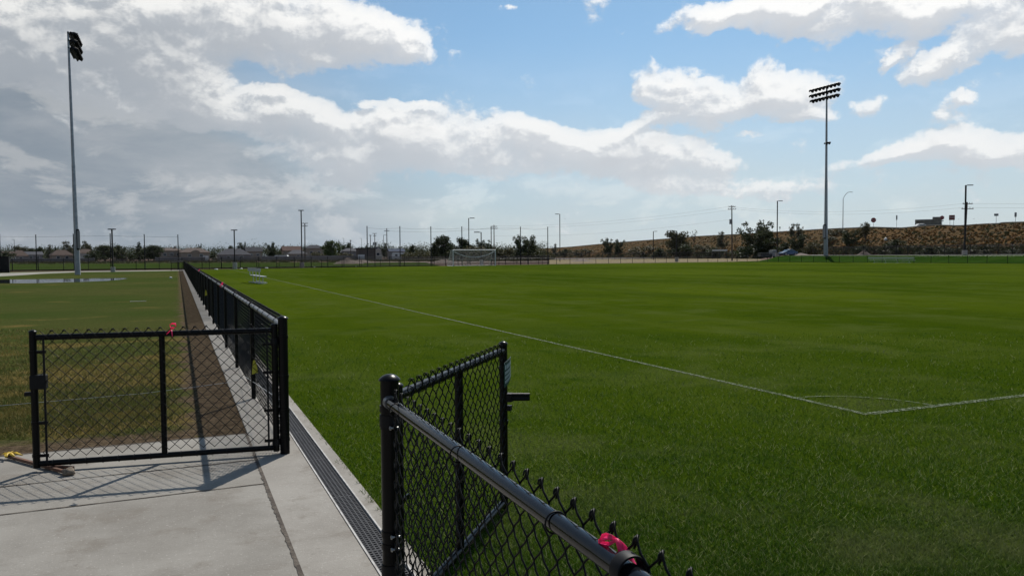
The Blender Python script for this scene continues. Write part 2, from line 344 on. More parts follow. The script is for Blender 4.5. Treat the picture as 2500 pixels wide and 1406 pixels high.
def thing(name, label, cat, loc=(0,0,0), rz=0, group=None, scale=None):
    o = bpy.data.objects.new(name, None); col.objects.link(o); o.location = loc; o.rotation_euler = (0,0,rz)
    o.empty_display_size = .2
    if scale: o.scale = scale if isinstance(scale, tuple) else (scale,)*3
    o['label'] = label; o['category'] = cat
    if group: o['group'] = group
    return o
def tag(o, label, cat, group=None):
    o['label'] = label; o['category'] = cat
    if group: o['group'] = group
    return o
def dup(root, loc, rz=0, label=None, group=None, scale=None):
    def cp(o, par):
        c = o.copy(); col.objects.link(c); c.parent = par
        for ch in o.children: cp(ch, c)
        return c
    r = cp(root, None); r.location = loc; r.rotation_euler = (0,0,rz)
    if scale: r.scale = scale if isinstance(scale, tuple) else (scale,)*3
    if label: r['label'] = label
    if group: r['group'] = group
    return r
def struct(o, kind='structure'): o['kind'] = kind; return o

# ------------------------------------------------------------------ terrain
def sst(a, b, x): t = min(1, max(0, (x-a)/(b-a))); return t*t*(3-2*t)
def TH(x, y):                      # the ground is level, the land beyond the right touchline lies a little higher
    x0 = 108.6 + max(0, min(y, 700)-124)*.872; w = 7
    return 1.17*sst(x0, x0+w, x)
def cam2w(xc, Z): return (xc*c_+Z*s_, -xc*s_+Z*c_)
def ground_sheet(name, poly, m, dz, step=None):
    """flat polygon sheet (world xy list)"""
    mb = MB(); k = len(poly); mb.add([(p[0], p[1], dz) for p in poly], [tuple(range(k))])
    o = mb.build(name, m); 
    if o.data.polygons[0].normal.z < 0: o.data.flip_normals()
    return struct(o)
def draped(name, u_pts, v_pts, m, dz):
    """strip between two polylines, draped on the terrain with 12 subdivisions across"""
    V = []; Fc = []; K = 13
    for a, b in zip(u_pts, v_pts):
        for i in range(K):
            t = i/(K-1); x = a[0]+(b[0]-a[0])*t; y = a[1]+(b[1]-a[1])*t; V.append((x, y, TH(x, y)+dz))
    for i in range(len(u_pts)-1):
        for j in range(K-1): Fc.append((i*K+j, i*K+j+1, (i+1)*K+j+1, (i+1)*K+j))
    o = npmesh(name, V, Fc, m, smooth=True)
    return struct(o)
DIRT = bpy.data.materials.new('pinkish_dry_dirt'); DIRT.use_nodes = True
t = DIRT.node_tree; b = t.nodes['Principled BSDF']; o = N(t, 'ShaderNodeTexCoord').outputs['Object']
c = mixc(t, mapr(t, nz(t, o, .035, 6, .65, (1, 2.2, 1)), .35, .65), (.10,.066,.050), (.15,.105,.08))
c = mixc(t, mapr(t, nz(t, o, .09, 6, .7, (.5, 2, 1)), .54, .66, 0, .8), c, (.045,.04,.026))
c = mixc(t, mapr(t, nz(t, o, .05, 5, .7, (.4, 3, 1)), .60, .70, 0, .8), c, (.23,.19,.16))
t.links.new(c, b.inputs['Base Color']); b.inputs['Roughness'].default_value = .95; b.inputs['Specular IOR Level'].default_value = .03
bp = N(t, 'ShaderNodeBump', ins={'Strength': .6, 'Distance': .2}); t.links.new(nz(t, o, 1.2, 6, .7), bp.inputs['Height']); t.links.new(bp.outputs[0], b.inputs['Normal'])
BEIGE = mat('beige_bare_ground', (.16,.125,.065), .95, var=(.20,.16,.09), scale=.15, bump=.3, bscale=3, spec=.06)
ROADM = mat('pale_road_surface', (.23,.215,.21), .9, var=(.17,.155,.15), scale=.1, spec=.06)
GRAVEL = mat('grey_brown_gravel', (.17,.145,.125), .95, var=(.1,.08,.065), scale=.25, bump=.5, bscale=4, spec=.06)
xs = sorted(set([-9000,-4000,-1500,-600,-200]+list(range(-100,100,25))+list(range(100,240,3))+[250]+[300,400,600,1200,3000,9000]))
ys = sorted(set([-3000,-800,-200,-60]+list(range(-40,110,10))+list(range(110,240,4))+[250]+[300,400,600,1200,3000,9000,20000]))
V = [(x, y, TH(x, y)-.14) for y in ys for x in xs]; nx = len(xs)
Fc = [(j*nx+i, j*nx+i+1, (j+1)*nx+i+1, (j+1)*nx+i) for j in range(len(ys)-1) for i in range(nx-1)]
struct(npmesh('ground', V, Fc, DIRT, smooth=True))
struct(npmesh('playing_field', [(1.115,-12,0),(108.5,-12,0),(108.5,130.5,0),(1.115,107.1,0)], [(0,1,2,3)], FIELD))
struct(npmesh('lawn', [(-70,7.14,-.004),(.53,7.14,-.004),(.53,107,-.004),(-70,107,-.004)], [(0,1,2,3)], LAWN))
ground_sheet('far_grass_field', [(-330,112),(40,122),(60,200),(-60,330),(-330,330)], FARG, -.012)
# concrete
mb = MB(); mb.box((-5.735,.57,-.098), (12.53-.012,13.14,.2)); struct(mb.build('concrete_pavement', CONC))
mb = MB(); mb.box((.7,48.5,-.094), (.34-.006,123,.2)); mb.box((1.0735,48.5,-.094), (.083,123,.2)); struct(mb.build('fence_kerb', CURB))
mb = MB(); mb.box((.95,48.5,-.14), (.158,123,.1)); struct(mb.build('drain_channel', PIT))
mb = MB(); mb.box((.876,48.5,-.04), (.010,123,.102)); mb.box((1.026,48.5,-.04), (.010,123,.102)); struct(mb.build('drain_edge_strip', STRIP))
# joints: thin dark inlays lying on the slab
rng = random.Random(3)
mb = MB()
def wobbly(p0, p1, w, n, amp):
    p0 = Vector((*p0, 0)); p1 = Vector((*p1, 0)); d = (p1-p0); nn_ = Vector((-d.y, d.x, 0)).normalized(); vs = []
    for i in range(n+1):
        q = p0+d*i/n+nn_*rng.uniform(-amp, amp); ww = w*(.7+rng.random()*.7); vs += [q+nn_*ww/2, q-nn_*ww/2]
    mb.add([(v.x, v.y, .0055) for v in vs], [(2*i, 2*i+1, 2*i+3, 2*i+2) for i in range(n)])
jy = [5.49, 6.17, 3.1, .5, -2.5]
for y in jy: wobbly((.515, y), (-12, y-.02), .014, 90, .003)
wobbly((.525, 7.14), (.525, -6), .030, 420, .0035)
wobbly((.514, 7.14), (-12, 7.14), .02, 120, .006)
for px, py in ((706,1336),):
    q = G(px, py); y0 = q.y
    for k in range(-3, 40): wobbly((.54, y0+k*1.55), (.868, y0+k*1.55), .006, 6, .001); wobbly((1.034, y0+k*1.55-.5), (1.112, y0+k*1.55-.5), .006, 4, .001)
o = mb.build('pavement_joint', JOINTM); o.data.flip_normals() if o.data.polygons[0].normal.z < 0 else None; struct(o)
# drain grate: bars in segments
def grate_seg(y0, L, coarse=False):
    mb = MB(); zt = -.001; step = .030 if not coarse else .09
    for x in (.888, .9125, .9375, .963, .988, 1.0135): mb.box((x, y0+L/2, zt-.006), (.0085, L-.004, .012))
    n = int(L/step)
    for i in range(n+1): mb.box((.951, y0+.006+i*(L-.012)/n, zt-.0045), (.136, .013, .010))
    return mb
for y0, L_, lab in ((-1.0, 3.0, 'length of slotted drain grate nearest the camera beside the near fence'), (2.0, 1.0, 'slotted drain grate section at the foot of the near gate post'), (3.0, 1.0, 'slotted drain grate section just beyond the near gate post'),
                    (4.0, 1.0, 'slotted drain grate section in the middle of the gateway'), (5.0, 1.0, 'slotted drain grate section just before the far gate post'), (6.0, 1.0, 'slotted drain grate section at the foot of the far gate post')):
    tag(grate_seg(y0, L_).build('drain_grate', GRATE), lab, 'drain grate', 'drain grate sections in the trench')
mbg = grate_seg(7.0, 20.0); m2g = grate_seg(27.0, 80.0, True); mbg.add(m2g.v, m2g.f)
tag(mbg.build('drain_grate', GRATE), 'long run of slotted drain grate half hidden behind the long fence', 'drain grate')

# painted lines
LINE = bpy.data.materials.new('faded_white_turf_paint'); LINE.use_nodes = True; t = LINE.node_tree; b = t.nodes['Principled BSDF']; o = N(t, 'ShaderNodeTexCoord').outputs['Object']
c = mixc(t, mapr(t, nz(t, o, 30, 6, .75), .40, .66), (.06,.09,.03), (.15,.17,.12)); t.links.new(c, b.inputs['Base Color']); b.inputs['Roughness'].default_value = .9
tp = N(t, 'ShaderNodeBsdfTransparent'); mx = N(t, 'ShaderNodeMixShader'); t.links.new(mapr(t, nz(t, o, 22, 6, .7), .38, .62), mx.inputs[0]); t.links.new(tp.outputs[0], mx.inputs[1]); t.links.new(b.outputs[0], mx.inputs[2]); t.links.new(mx.outputs[0], t.nodes['Material Output'].inputs[0])
cor = G(2105, 1017); SX, GY = 6.1, 5.42
mb = MB(); LZ = .006
def strip(pts, w):
    vs = []; k = len(pts)
    for i, p in enumerate(pts):
        d = Vector(pts[min(i+1,k-1)])-Vector(pts[max(i-1,0)]); n_ = Vector((-d.y, d.x)).normalized()*w/2; vs += [(p[0]+n_.x, p[1]+n_.y, LZ), (p[0]-n_.x, p[1]-n_.y, LZ)]
    mb.add(vs, [(2*i, 2*i+1, 2*i+3, 2*i+2)[::-1] for i in range(k-1)])
strip([(SX, GY), (SX, 30), (SX, 60), (SX, 112.2)], .075)
strip([(SX+.05, GY+.02), (55, GY+.02), (100, GY)], .09)
strip([(SX+.05, 112.2), (75, 112.2)], .1); LZ = .010
strip([(SX+.95*math.sin(a), GY+.95*math.cos(a)) for a in np.linspace(.04, PI/2-.04, 14)], .03)
o = mb.build('pitch_line', LINE); struct(o)

# far left path, puddle
def gp(lst): return [tuple(G(px, py)[:2]) for px, py in lst]
ground_sheet('path', gp([(-400,694),(-100,681),(0,675),(60,671.5),(100,668.5),(200,664.3),(440,661.2),(452,660.6),(452,659.4),(200,662.2),(60,665.3),(0,667),(-100,669),(-400,674)]), PATHM, .004)
WATER = mat('still_puddle_water', (.02,.025,.025), .03, spec=.6)
b = WATER.node_tree.nodes['Principled BSDF']; b.inputs['IOR'].default_value = 1.33
ground_sheet('water', gp([(-200,694),(0,691.8),(90,691),(200,688.2),(260,686),(300,682),(312,680.3),(300,679.3),(250,679.6),(150,681.2),(60,682.3),(0,683),(-200,684)]), WATER, .005)
# right side: berm, pale path, road, beige ground
yy = [-40,0,40,70,90,100,110,118,124,128,132]
draped('grass_berm', [(108.5,y) for y in yy], [(118.2+ (3 if y>124 else 0),y) for y in yy], BERM, .02)
draped('side_path', [(118.2,y) for y in yy[:-2]], [(120.4,y) for y in yy[:-2]], PATHM, .03)
y2 = [-40,0,40,80,100,120,140,160,190,230,280]
draped('parking_lot', [(max(121.5,.872*y+10.5),y) for y in y2], [(max(150,.872*y+30),y) for y in y2], ROADM, .05)
ground_sheet('bare_ground', gp([(1340,645.5),(1800,639.2),(1850,637),(1900,633),(1800,630),(1600,629.5),(1450,630),(1340,633)]), BEIGE, .006)
def wq(px, Z): q = W(px, Z); return (q.x, q.y)
ground_sheet('road', [wq(1250,285),wq(1340,290),wq(1560,330),wq(1700,360),wq(1760,350),wq(1700,430),wq(1500,380),wq(1340,330),wq(1250,320)], ROADM, .02)
ground_sheet('dirt_road', [wq(820,205),wq(1250,178),wq(1340,185),wq(1340,205),wq(1250,198),wq(820,230)], mat('pale_dirt_track', (.24,.195,.165), .95, spec=.06, var=(.24,.19,.16), scale=.1), .01)

# embankment
HILL = bpy.data.materials.new('dry_grass_slope'); HILL.use_nodes = True; t = HILL.node_tree; b = t.nodes['Principled BSDF']; o = N(t, 'ShaderNodeTexCoord').outputs['Object']
c = mixc(t, mapr(t, nz(t, o, .045, 7, .68), .36, .62), (.098,.052,.016), (.080,.053,.022))
c = mixc(t, mapr(t, nz(t, o, .11, 7, .7), .52, .66, 0, .8), c, (.036,.034,.012))
c = mixc(t, mapr(t, nz(t, o, .07, 7, .7, (1,1,2)), .60, .70, 0, .7), c, (.078,.06,.04))
c = mixc(t, mapr(t, nz(t, o, 1.2, 7, .75), .36, .68), mixc(t, 1.0, c, (.72,.72,.72), 'MULTIPLY'), mixc(t, 1.0, c, (1.22,1.2,1.15), 'MULTIPLY'))
t.links.new(c, b.inputs['Base Color']); b.inputs['Roughness'].default_value = .95; b.inputs['Specular IOR Level'].default_value = .03
bp = N(t, 'ShaderNodeBump', ins={'Strength': .4, 'Distance': .3}); t.links.new(nz(t, o, .9, 8, .7), bp.inputs['Height']); t.links.new(bp.outputs[0], b.inputs['Normal'])
TOPS = [(1250,611),(1300,608),(1345,606),(1400,602),(1500,592.5),(1600,585),(1700,577),(1800,572),(1900,566),(2000,560),(2050,557.5),(2130,554.5),(2200,556.5),(2260,551),(2290,549.5),(2340,551),(2400,547),(2440,545.5),(2445,543.5),(2500,542),(2700,536),(3200,520)]
def crestZ(px): k = (px-1250)/F; return (40+113.4)/(k+.189)
def footZ(px): k = (px-1250)/F; return (20.3+112.7)/(k+.189)
def topy(px):
    for (a, ya), (b_, yb) in zip(TOPS, TOPS[1:]):
        if a <= px <= b_: return ya+(yb-ya)*(px-a)/(b_-a)
    return TOPS[0][1] if px < TOPS[0][0] else TOPS[-1][1]
def slope_pt(px, t_):
    """point on the bank, t 0 foot .. 1 crest"""
    Z = footZ(px)+(crestZ(px)-footZ(px))*t_
    q = W(px, Z); zf = TH(q.x, q.y); zt = P(px, topy(px), crestZ(px)).z
    prof = t_**.85
    n_ = mnoise.fractal(Vector((q.x*.05, q.y*.05, 1.3)), 1, 2, 4)*.9*math.sin(PI*min(1, max(0, t_)))
    n_ += mnoise.fractal(Vector((q.x*.35, q.y*.35, 4.3)), 1, 2, 3)*.35*math.sin(PI*min(1, t_))
    return Vector((q.x, q.y, zf-.15+(zt-zf)*prof+n_))
pxs = list(np.concatenate([np.arange(1230,1340,18), np.arange(1340,2560,6), np.arange(2560,3300,30)])); KT = 26
V = []
for px in pxs:
    for j in range(KT): V.append(slope_pt(px, j/(KT-1)))
n_sl = KT
Fc = []
for i in range(len(pxs)-1):
    for j in range(KT-1): Fc.append((i*KT+j, (i+1)*KT+j, (i+1)*KT+j+1, i*KT+j+1))
struct(npmesh('embankment', V, Fc, HILL, smooth=True))
V = []; Fc = []
for px in pxs:
    a = slope_pt(px, 1.0); d = Vector((a.x, a.y, 0)).normalized(); V += [a+Vector((0,0,-.03)), a+d*26+Vector((0,0,-.1)), a+d*60+Vector((0,0,-12))]
for i in range(len(pxs)-1):
    for j in range(2): Fc.append((i*3+j, (i+1)*3+j, (i+1)*3+j+1, i*3+j+1))
struct(npmesh('highway_road', V, Fc, ROADM))
# guard kerb line on the crest
V = []; mb = MB()
for px in pxs:
    a = slope_pt(px, 1.0); V.append(a)
mb2 = MB(); mb2.tube([v+Vector((0,0,.10)) for v in V], .16, 5); struct(mb2.build('highway_edge', mat('grey_road_edge', (.13,.12,.10), .9)))
# distant mountains
MTN = mat('distant_mountain_rock', (.06,.075,.08), .95, var=(.1,.1,.09), scale=.001, spec=.06)
def mountains(name, px0, px1, prof, Z):
    V = []; Fc = []; K = 60
    for i in range(K+1):
        u = i/K; px = px0+(px1-px0)*u; hpx = prof(u)*(.9+.12*mnoise.fractal(Vector((u*9, 2.2, Z)), 1, 2, 4))
        for j, (dz, hh) in enumerate(((0, 0), (.05, .45), (.10, 1.0), (.2, .5), (.28, 0))):
            q = P(px, HOR(px)-hpx*hh*(1+dz), Z*(1+dz)); q.z = max(q.z, 0) if hh else -5
            q.z *= 1 if hh in (0, 1) else (1+.15*mnoise.noise(Vector((u*20, j, 0))))
            V.append(q)
    for i in range(K):
        for j in range(4): Fc.append((i*5+j, (i+1)*5+j, (i+1)*5+j+1, i*5+j+1))
    return struct(npmesh(name, V, Fc, MTN, smooth=True))
mountains('mountain', -700, 110, lambda u: 55*(1-u)**.8*(0.6+.4*u) + 6*(1-u), 9000)
mountains('hills', -50, 2300, lambda u: 9*math.sin(PI*u)**.5*(.55+.45*math.sin(u*17)), 9500)
#__PART2__
# ------------------------------------------------------------------ chain-link fabric
def chain_fabric(o0, a, nrm, L, z0, z1, wr=.0019, pitch=.0405, sides=5, fine=True, depth=.0042, zfun=None, stretch=1):
    """real woven wires: o0 start, a unit direction along the fence, nrm unit normal"""
    a = np.array(a, float); nrm = np.array(nrm, float); o0 = np.array(o0, float)
    nw = int(L/pitch)+1; nb = int((z1-z0)/pitch)
    if fine:
        th = []
        for i in range(nb):
            for f in (0, .10, .5, .90): th.append(i+f)
        th.append(nb); th = np.array(th)
    else: th = np.arange(nb+1).astype(float)
    k = np.arange(nw)
    ph = th[None, :]*PI + PI/2 + (k[:, None] % 2)*PI
    A = pitch/2*1.0 + (wr*.9 if fine else 0)
    tri = (2/PI)*np.arcsin(np.clip(np.sin(ph)*(.985 if fine else 1), -1, 1))
    x = (k[:, None]+.5)*pitch + A*tri
    d = depth*np.cos(ph) if fine else np.zeros_like(x)
    z = z1 - th[None, :]*pitch + 0*x
    C = o0[None, None, :] + x[..., None]*a + d[..., None]*nrm + z[..., None]*np.array([0, 0, 1.])
    T = np.gradient(C, axis=1); T /= np.linalg.norm(T, axis=2, keepdims=True)+1e-9
    S1 = np.cross(T, nrm[None, None, :]); S1 /= np.linalg.norm(S1, axis=2, keepdims=True)+1e-9
    S2 = np.cross(T, S1)
    an = np.arange(sides)*2*PI/sides
    V = C[:, :, None, :] + wr*(np.cos(an)[None, None, :, None]*S1[:, :, None, :] + np.sin(an)[None, None, :, None]*S2[:, :, None, :])
    nwv, m = C.shape[0], C.shape[1]
    idx = np.arange(nwv*m*sides).reshape(nwv, m, sides)
    q = np.stack([idx[:, :-1, :], np.roll(idx, -1, 2)[:, :-1, :], np.roll(idx, -1, 2)[:, 1:, :], idx[:, 1:, :]], -1).reshape(-1, 4)
    return V.reshape(-1, 3), q
def knuckles(o0, a, nrm, L, z1, wr, pitch=.0405):
    """twisted barbs where each pair of wires is folded together"""
    mb = MB(); a = Vector(a); n = Vector(nrm); o0 = Vector(o0); k = 0
    while (k+1)*pitch < L:
        c = o0+a*((k+1)*pitch)+Vector((0,0,z1))
        mb.tube([c-a*.012-n*.003+Vector((0,0,-.011)), c-a*.004-n*.001+Vector((0,0,.000)), c+a*.004+n*.004+Vector((0,0,.004)), c+a*.008+n*.009+Vector((0,0,.001)), c+a*.012+n*.009+Vector((0,0,-.012)), c+a*.019+n*.007+Vector((0,0,-.026))], wr*.85, 6)
        mb.tube([c+a*.012+n*.003+Vector((0,0,-.011)), c+a*.004+n*.0+Vector((0,0,.002)), c-a*.003-n*.004+Vector((0,0,.005)), c-a*.004-n*.009+Vector((0,0,.001)), c-a*.003-n*.010+Vector((0,0,-.008))], wr*.85, 6)
        k += 2
    return mb
def fabric_part(parent, o0, a, nrm, L, z0, z1, name='chain_mesh', knuck=True, **kw):
    V, q = chain_fabric(o0, a, nrm, L, z0, z1, **kw)
    if knuck:
        kb = knuckles(o0, a, nrm, L, z1, kw.get('wr', .0019)); b = len(V)
        V = np.concatenate([V, np.array(kb.v)]) if kb.v else V
        q4 = [f for f in kb.f if len(f) == 4]
        if q4: q = np.concatenate([q, np.array(q4)+b])
    return npmesh(name, V, q, WIREM, parent, smooth=True)

FX = .735
CAPP = [(.0375,0),(.0425,.001),(.0435,.004),(.042,.007),(.036,.013),(.029,.0185),(.019,.0235),(.009,.026),(.002,.0265)]
def cap_mb(c, s=1.0, n=24): mb = MB(); mb.lathe(c, [(r*s, z*s) for r, z in CAPP], n); return mb
def term_post(parent, x, y, h, r=.0365, name='post'):
    p = MB().cyl((x, y, -.2), (x, y, h), r, n=28).build(name, BLACK, parent, True)
    cap_mb((x, y, h-.003), r/.0365).build('cap', BLACK, p, True)
    return p
def clamp(parent, x, y, z, r, ay=-1, h=.024, bolt=True, name='brace_band'):
    mb = MB(); mb.lathe((x, y, z-h/2), [(r, 0), (r+.0035, 0), (r+.0035, h), (r, h)], 24)
    mb.box((x+.004, y+ay*(r+.014), z), (.008, .026, h))
    o = mb.build(name, BLACK, parent, True)
    if bolt:
        b_ = MB(); b_.cyl((x-.012, y+ay*(r+.016), z), (x+.022, y+ay*(r+.016), z), .0042, n=8); b_.cyl((x-.016, y+ay*(r+.016), z), (x-.010, y+ay*(r+.016), z), .0085, n=6)
        b_.build('bolt', BOLT, o, True)
    return o

# --- near fence run, passing right beside the camera
nf = thing('chain_link_fence', 'black chain-link fence run nearest the camera with a thick glossy top rail', 'fence')
term_post(nf, FX+.03, 3.0, 1.068, .0368)
NZ = .985
MB().tube([(FX+.02, 2.945, NZ), (FX, 1.17, NZ), (FX, -1.6, NZ), (FX, -4.5, NZ)], .0212, 32).build('top_rail', RAILB, nf, True)
mb = MB(); mb.tube([(FX+.02, 2.972, NZ), (FX+.02, 2.940, NZ)], .0262, 28); mb.build('rail_end_cup', GALV_GLARE, nf, True)
for yy_ in (1.175, -1.4, -4.0):
    p = MB().cyl((FX, yy_, -.2), (FX, yy_, NZ-.028), .0238, n=24).build('line_post', BLACK, nf, True)
    lc = MB(); prof = 26
    # eye-top loop cap: a short wide ring round the rail on a sleeve
    b0 = len(lc.v); nseg = 30
    for i in range(nseg):
        an = 2*PI*i/nseg; ca, sa = math.cos(an), math.sin(an)
        for (rr, dy) in ((.0275,-.015),(.0315,-.015),(.0320,-.013),(.0320,.013),(.0315,.015),(.0275,.015)):
            lc.v.append((FX+rr*ca, yy_+dy, NZ+.0055+rr*sa))
    for i in range(nseg):
        for j in range(6): lc.f.append((b0+i*6+j, b0+((i+1)%nseg)*6+j, b0+((i+1)%nseg)*6+(j+1)%6, b0+i*6+(j+1)%6))
    lc.cyl((FX, yy_, NZ-.075), (FX, yy_, NZ-.024), .0275, n=24)
    lc.build('loop_cap', BLACKD, nf, True)
for yy_ in (2.80, 2.10, 1.47, .62, -.1, -.9):
    mb = MB(); mb.torus((FX+.0015, yy_, NZ-.001), (.05, 1, .06*math.sin(yy_*9)), .0242, .0021, 28, 8)
    mb.tube([(FX+.019, yy_, NZ+.014), (FX+.030, yy_+.004, NZ-.004), (FX+.031, yy_+.010, NZ-.03), (FX+.024, yy_+.004, NZ-.035)], .002, 6)
    mb.build('tie_wire', BLACKD, nf, True)
fabric_part(nf, (FX+.027, -1.2, 0), (0,1,0), (1,0,0), 4.10, .03, 1.040, wr=.0026, sides=8)
MB().box((FX+.029, 2.905, .53), (.005, .016, 1.0)).build('tension_bar', BLACKD, nf)
for z in (.955, .885, .45, .40, .12): clamp(nf, FX+.03, 3.0, z, .0368)
for z, s1 in ((.905, 1), (.30, -1)):
    mb = MB(); mb.lathe((FX+.03, 3.0, z-.02), [(.0368,0),(.0415,0),(.0415,.045),(.0368,.045)], 24); mb.box((FX+.066, 3.03, z), (.03, .04, .05))
    mb.build('hinge', BLACKD, nf, True)

# --- long fence run
lf = thing('chain_link_fence', 'long black chain-link fence running from the gate post into the distance', 'fence')
pF = G(677, 1110); LY0 = pF.y; LY1 = 107.0; LZ_ = 1.03
term_post(lf, FX+.012, LY0, 1.075, .0368)
MB().tube([(FX, LY0+.03, LZ_-.004), (FX, 30, LZ_), (FX, 60, LZ_), (FX, LY1, LZ_)], .0215, 20).build('top_rail', GALV_GLARE, lf, True)  # black rail, with its sun and sky sheen put into the grey colour
term_post(lf, FX, LY1, 1.08, .0368)
y = LY0+2.6; i = 0
while y < LY1-1:
    p = MB().cyl((FX, y, -.1), (FX, y, LZ_-.02), .0238, n=12).build('line_post', BLACK, lf, True)
    if i < 14: MB().torus((FX, y, LZ_+.004), (0,1,0), .031, .008, 20, 6).build('loop_cap', BLACKD, p, True)
    y += 2.6; i += 1
y = LY0+.36; i = 0; rest = MB()
while y < LY1-1:
    tgt = MB() if i < 60 else rest
    tgt.torus((FX, y, LZ_), (0,1,.1*math.sin(i*2.3)), .0235, .0026 + .0003*min(8, i*.1), 16, 5)
    if i < 60: tgt.build('tie_wire', BLACKD, lf, True)
    y += .46; i += 1
ro = rest.build('tie_wires', BLACKD, lf, True); ro['kind'] = 'stuff'
Vn, qn = chain_fabric((FX+.027, LY0+.06, 0), (0,1,0), (1,0,0), 14, .03, 1.085, wr=.0031, sides=5, depth=.010)
kb = knuckles((FX+.027, LY0+.06, 0), (0,1,0), (1,0,0), 14, 1.085, .0021)
Vf, qf = chain_fabric((FX+.027, LY0+14.06, 0), (0,1,0), (1,0,0), LY1-LY0-14.1, .03, 1.085, wr=.0062, sides=4, fine=False)
Vk = np.array(kb.v); qk = np.array([f for f in kb.f if len(f) == 4])
npmesh('chain_mesh', np.concatenate([Vn, Vf, Vk]), np.concatenate([qn, qf+len(Vn), qk+len(Vn)+len(Vf)]), WIREM, lf, smooth=True)
MB().tube([(FX+.024, LY0+.1, .045), (FX+.024, LY1, .045)], .003, 5).build('tension_wire', BLACKD, lf)
MB().box((FX+.029, LY0+.095, .55), (.005, .016, 1.0)).build('tension_bar', BLACKD, lf)
for z in (.93, .62, .35, .12): clamp(lf, FX+.012, LY0, z, .0368, ay=1)
# skirting board of concrete patches under the fabric is part of the kerb

# --- gates
def make_gate(name_label, hinge, end, z_low, latch):
    h = Vector((hinge[0], hinge[1], 0)); e = Vector((end[0], end[1], 0)); d = e-h; L = d.length; rz = math.atan2(d.y, d.x)
    g = thing('gate', name_label, 'gate', h, rz)
    zt = .985; zb = .058
    for x, nm in ((0, 'stile'), (L, 'stile')):
        p = MB().cyl((x, 0, z_low), (x, 0, 1.028), .0245, n=22).build(nm, BLACK, g, True); cap_mb((x, 0, 1.025), .66).build('cap', BLACK, p, True)
    MB().tube([(.02, 0, zt), (L-.02, 0, zt)], .0212, 24).build('top_rail', BLACK, g, True)
    MB().tube([(.02, 0, zb), (L-.02, 0, zb)], .0212, 20).build('bottom_rail', BLACK, g, True)
    MB().tube([(L*.485, 0, zb+.015), (L*.485, 0, zt-.015)], .0212, 20).build('middle_bar', BLACK, g, True)
    return g, L
# left gate, swung open to the left over the slab
hL = Vector((FX-.052, LY0+.01, 0)); eL = G(90, 1141, .03)
gl, L1 = make_gate('black chain-link gate standing open on the left over the concrete slab', hL, eL, .03, True)
fabric_part(gl, (.05, .026, 0), (1,0,0), (0,1,0), L1-.13, .07, 1.035, wr=.0024, sides=6)
MB().box((L1-.075, .026, .52), (.014, .006, .92)).build('tension_bar', BLACKD, gl); MB().box((.055, .026, .52), (.014, .006, .92)).build('tension_bar', BLACKD, gl)
for x, sg in ((0, 1), (L1, -1)):
    for z in (.88, .66, .36, .12):
        mb = MB(); mb.lathe((x, 0, z-.011), [(.0245,0),(.028,0),(.028,.022),(.0245,.022)], 20); mb.box((x+sg*.055, .018, z), (.065, .008, .022)); mb.build('tension_band', BLACK, gl, True)
for x in np.linspace(.12, L1-.14, 14):
    if abs(x-L1*.485) < .05: continue
    mb = MB(); mb.torus((x, .002, .985), (1, 0, .15), .0245, .002, 16, 5); mb.torus((x+.03, .002, .058), (1, 0, -.15), .0245, .002, 16, 5); mb.build('tie_wire', BLACKD, gl, True)
mb = MB(); mb.box((L1-.03, 0, .66), (.108, .06, .105)); o = mb.build('latch', BLACKD, gl)
bv = o.modifiers.new('bevel', 'BEVEL'); bv.width = .008; bv.segments = 2
MB().box((L1+.035, 0, .575), (.055, .03, .028)).build('latch_catch', BLACKD, gl)
for z in (.90, .10):
    mb = MB(); mb.lathe((0, 0, z-.02), [(.0245,0),(.031,0),(.031,.04),(.0245,.04)], 18); mb.box((-.045, 0, z), (.06, .016, .03)); mb.build('hinge', BLACKD, gl, True)
# right gate, swung over the grass
hR = Vector((FX+.082, 3.085, 0)); k = (1227-1250)/F
best = min(np.arange(3.6, 5.2, .005), key=lambda Z: abs((Vector(W(1227, Z))-hR).length-1.55)); eR = W(1227, best)
gr_, L2 = make_gate('black chain-link gate standing open over the grass behind the near post', hR, eR, .02, True)
fabric_part(gr_, (.05, -.026, 0), (1,0,0), (0,-1,0), L2-.1, .07, 1.04, wr=.0028, sides=7)
for x, sg in ((0, 1), (L2, -1)):
    for z in (.88, .55, .16):
        mb = MB(); mb.lathe((x, 0, z-.011), [(.0245,0),(.028,0),(.028,.022),(.0245,.022)], 20); mb.box((x+sg*.045, -.018, z), (.045, .008, .022)); mb.build('tension_band', BLACK, gr_, True)
for x in np.linspace(.12, L2-.12, 12):
    mb = MB(); mb.torus((x, -.002, .985), (1, 0, .15), .0245, .002, 16, 5); mb.build('tie_wire', BLACKD, gr_, True)
lat = MB(); m_ = Matrix.Rotation(-gr_.rotation_euler[2]-YAW+.1, 3, 'Z')
def loc2(dx, dz): v = m_ @ Vector((dx, 0, 0)); return Vector((L2, 0, dz))+v
lat.tube([loc2(.02, .715), loc2(.16, .712)], .012, 8); lat.tube([loc2(.02, .690), loc2(.16, .688)], .012, 8); lat.box(loc2(.03, .70), (.05, .05, .05)); lat.box(loc2(.03, .635), (.04, .035, .03))
lat.box(loc2(.095, .70), (.13, .018, .040), rz=-gr_.rotation_euler[2]-YAW+.1)
lat.build('latch', BLACKD, gr_, True)
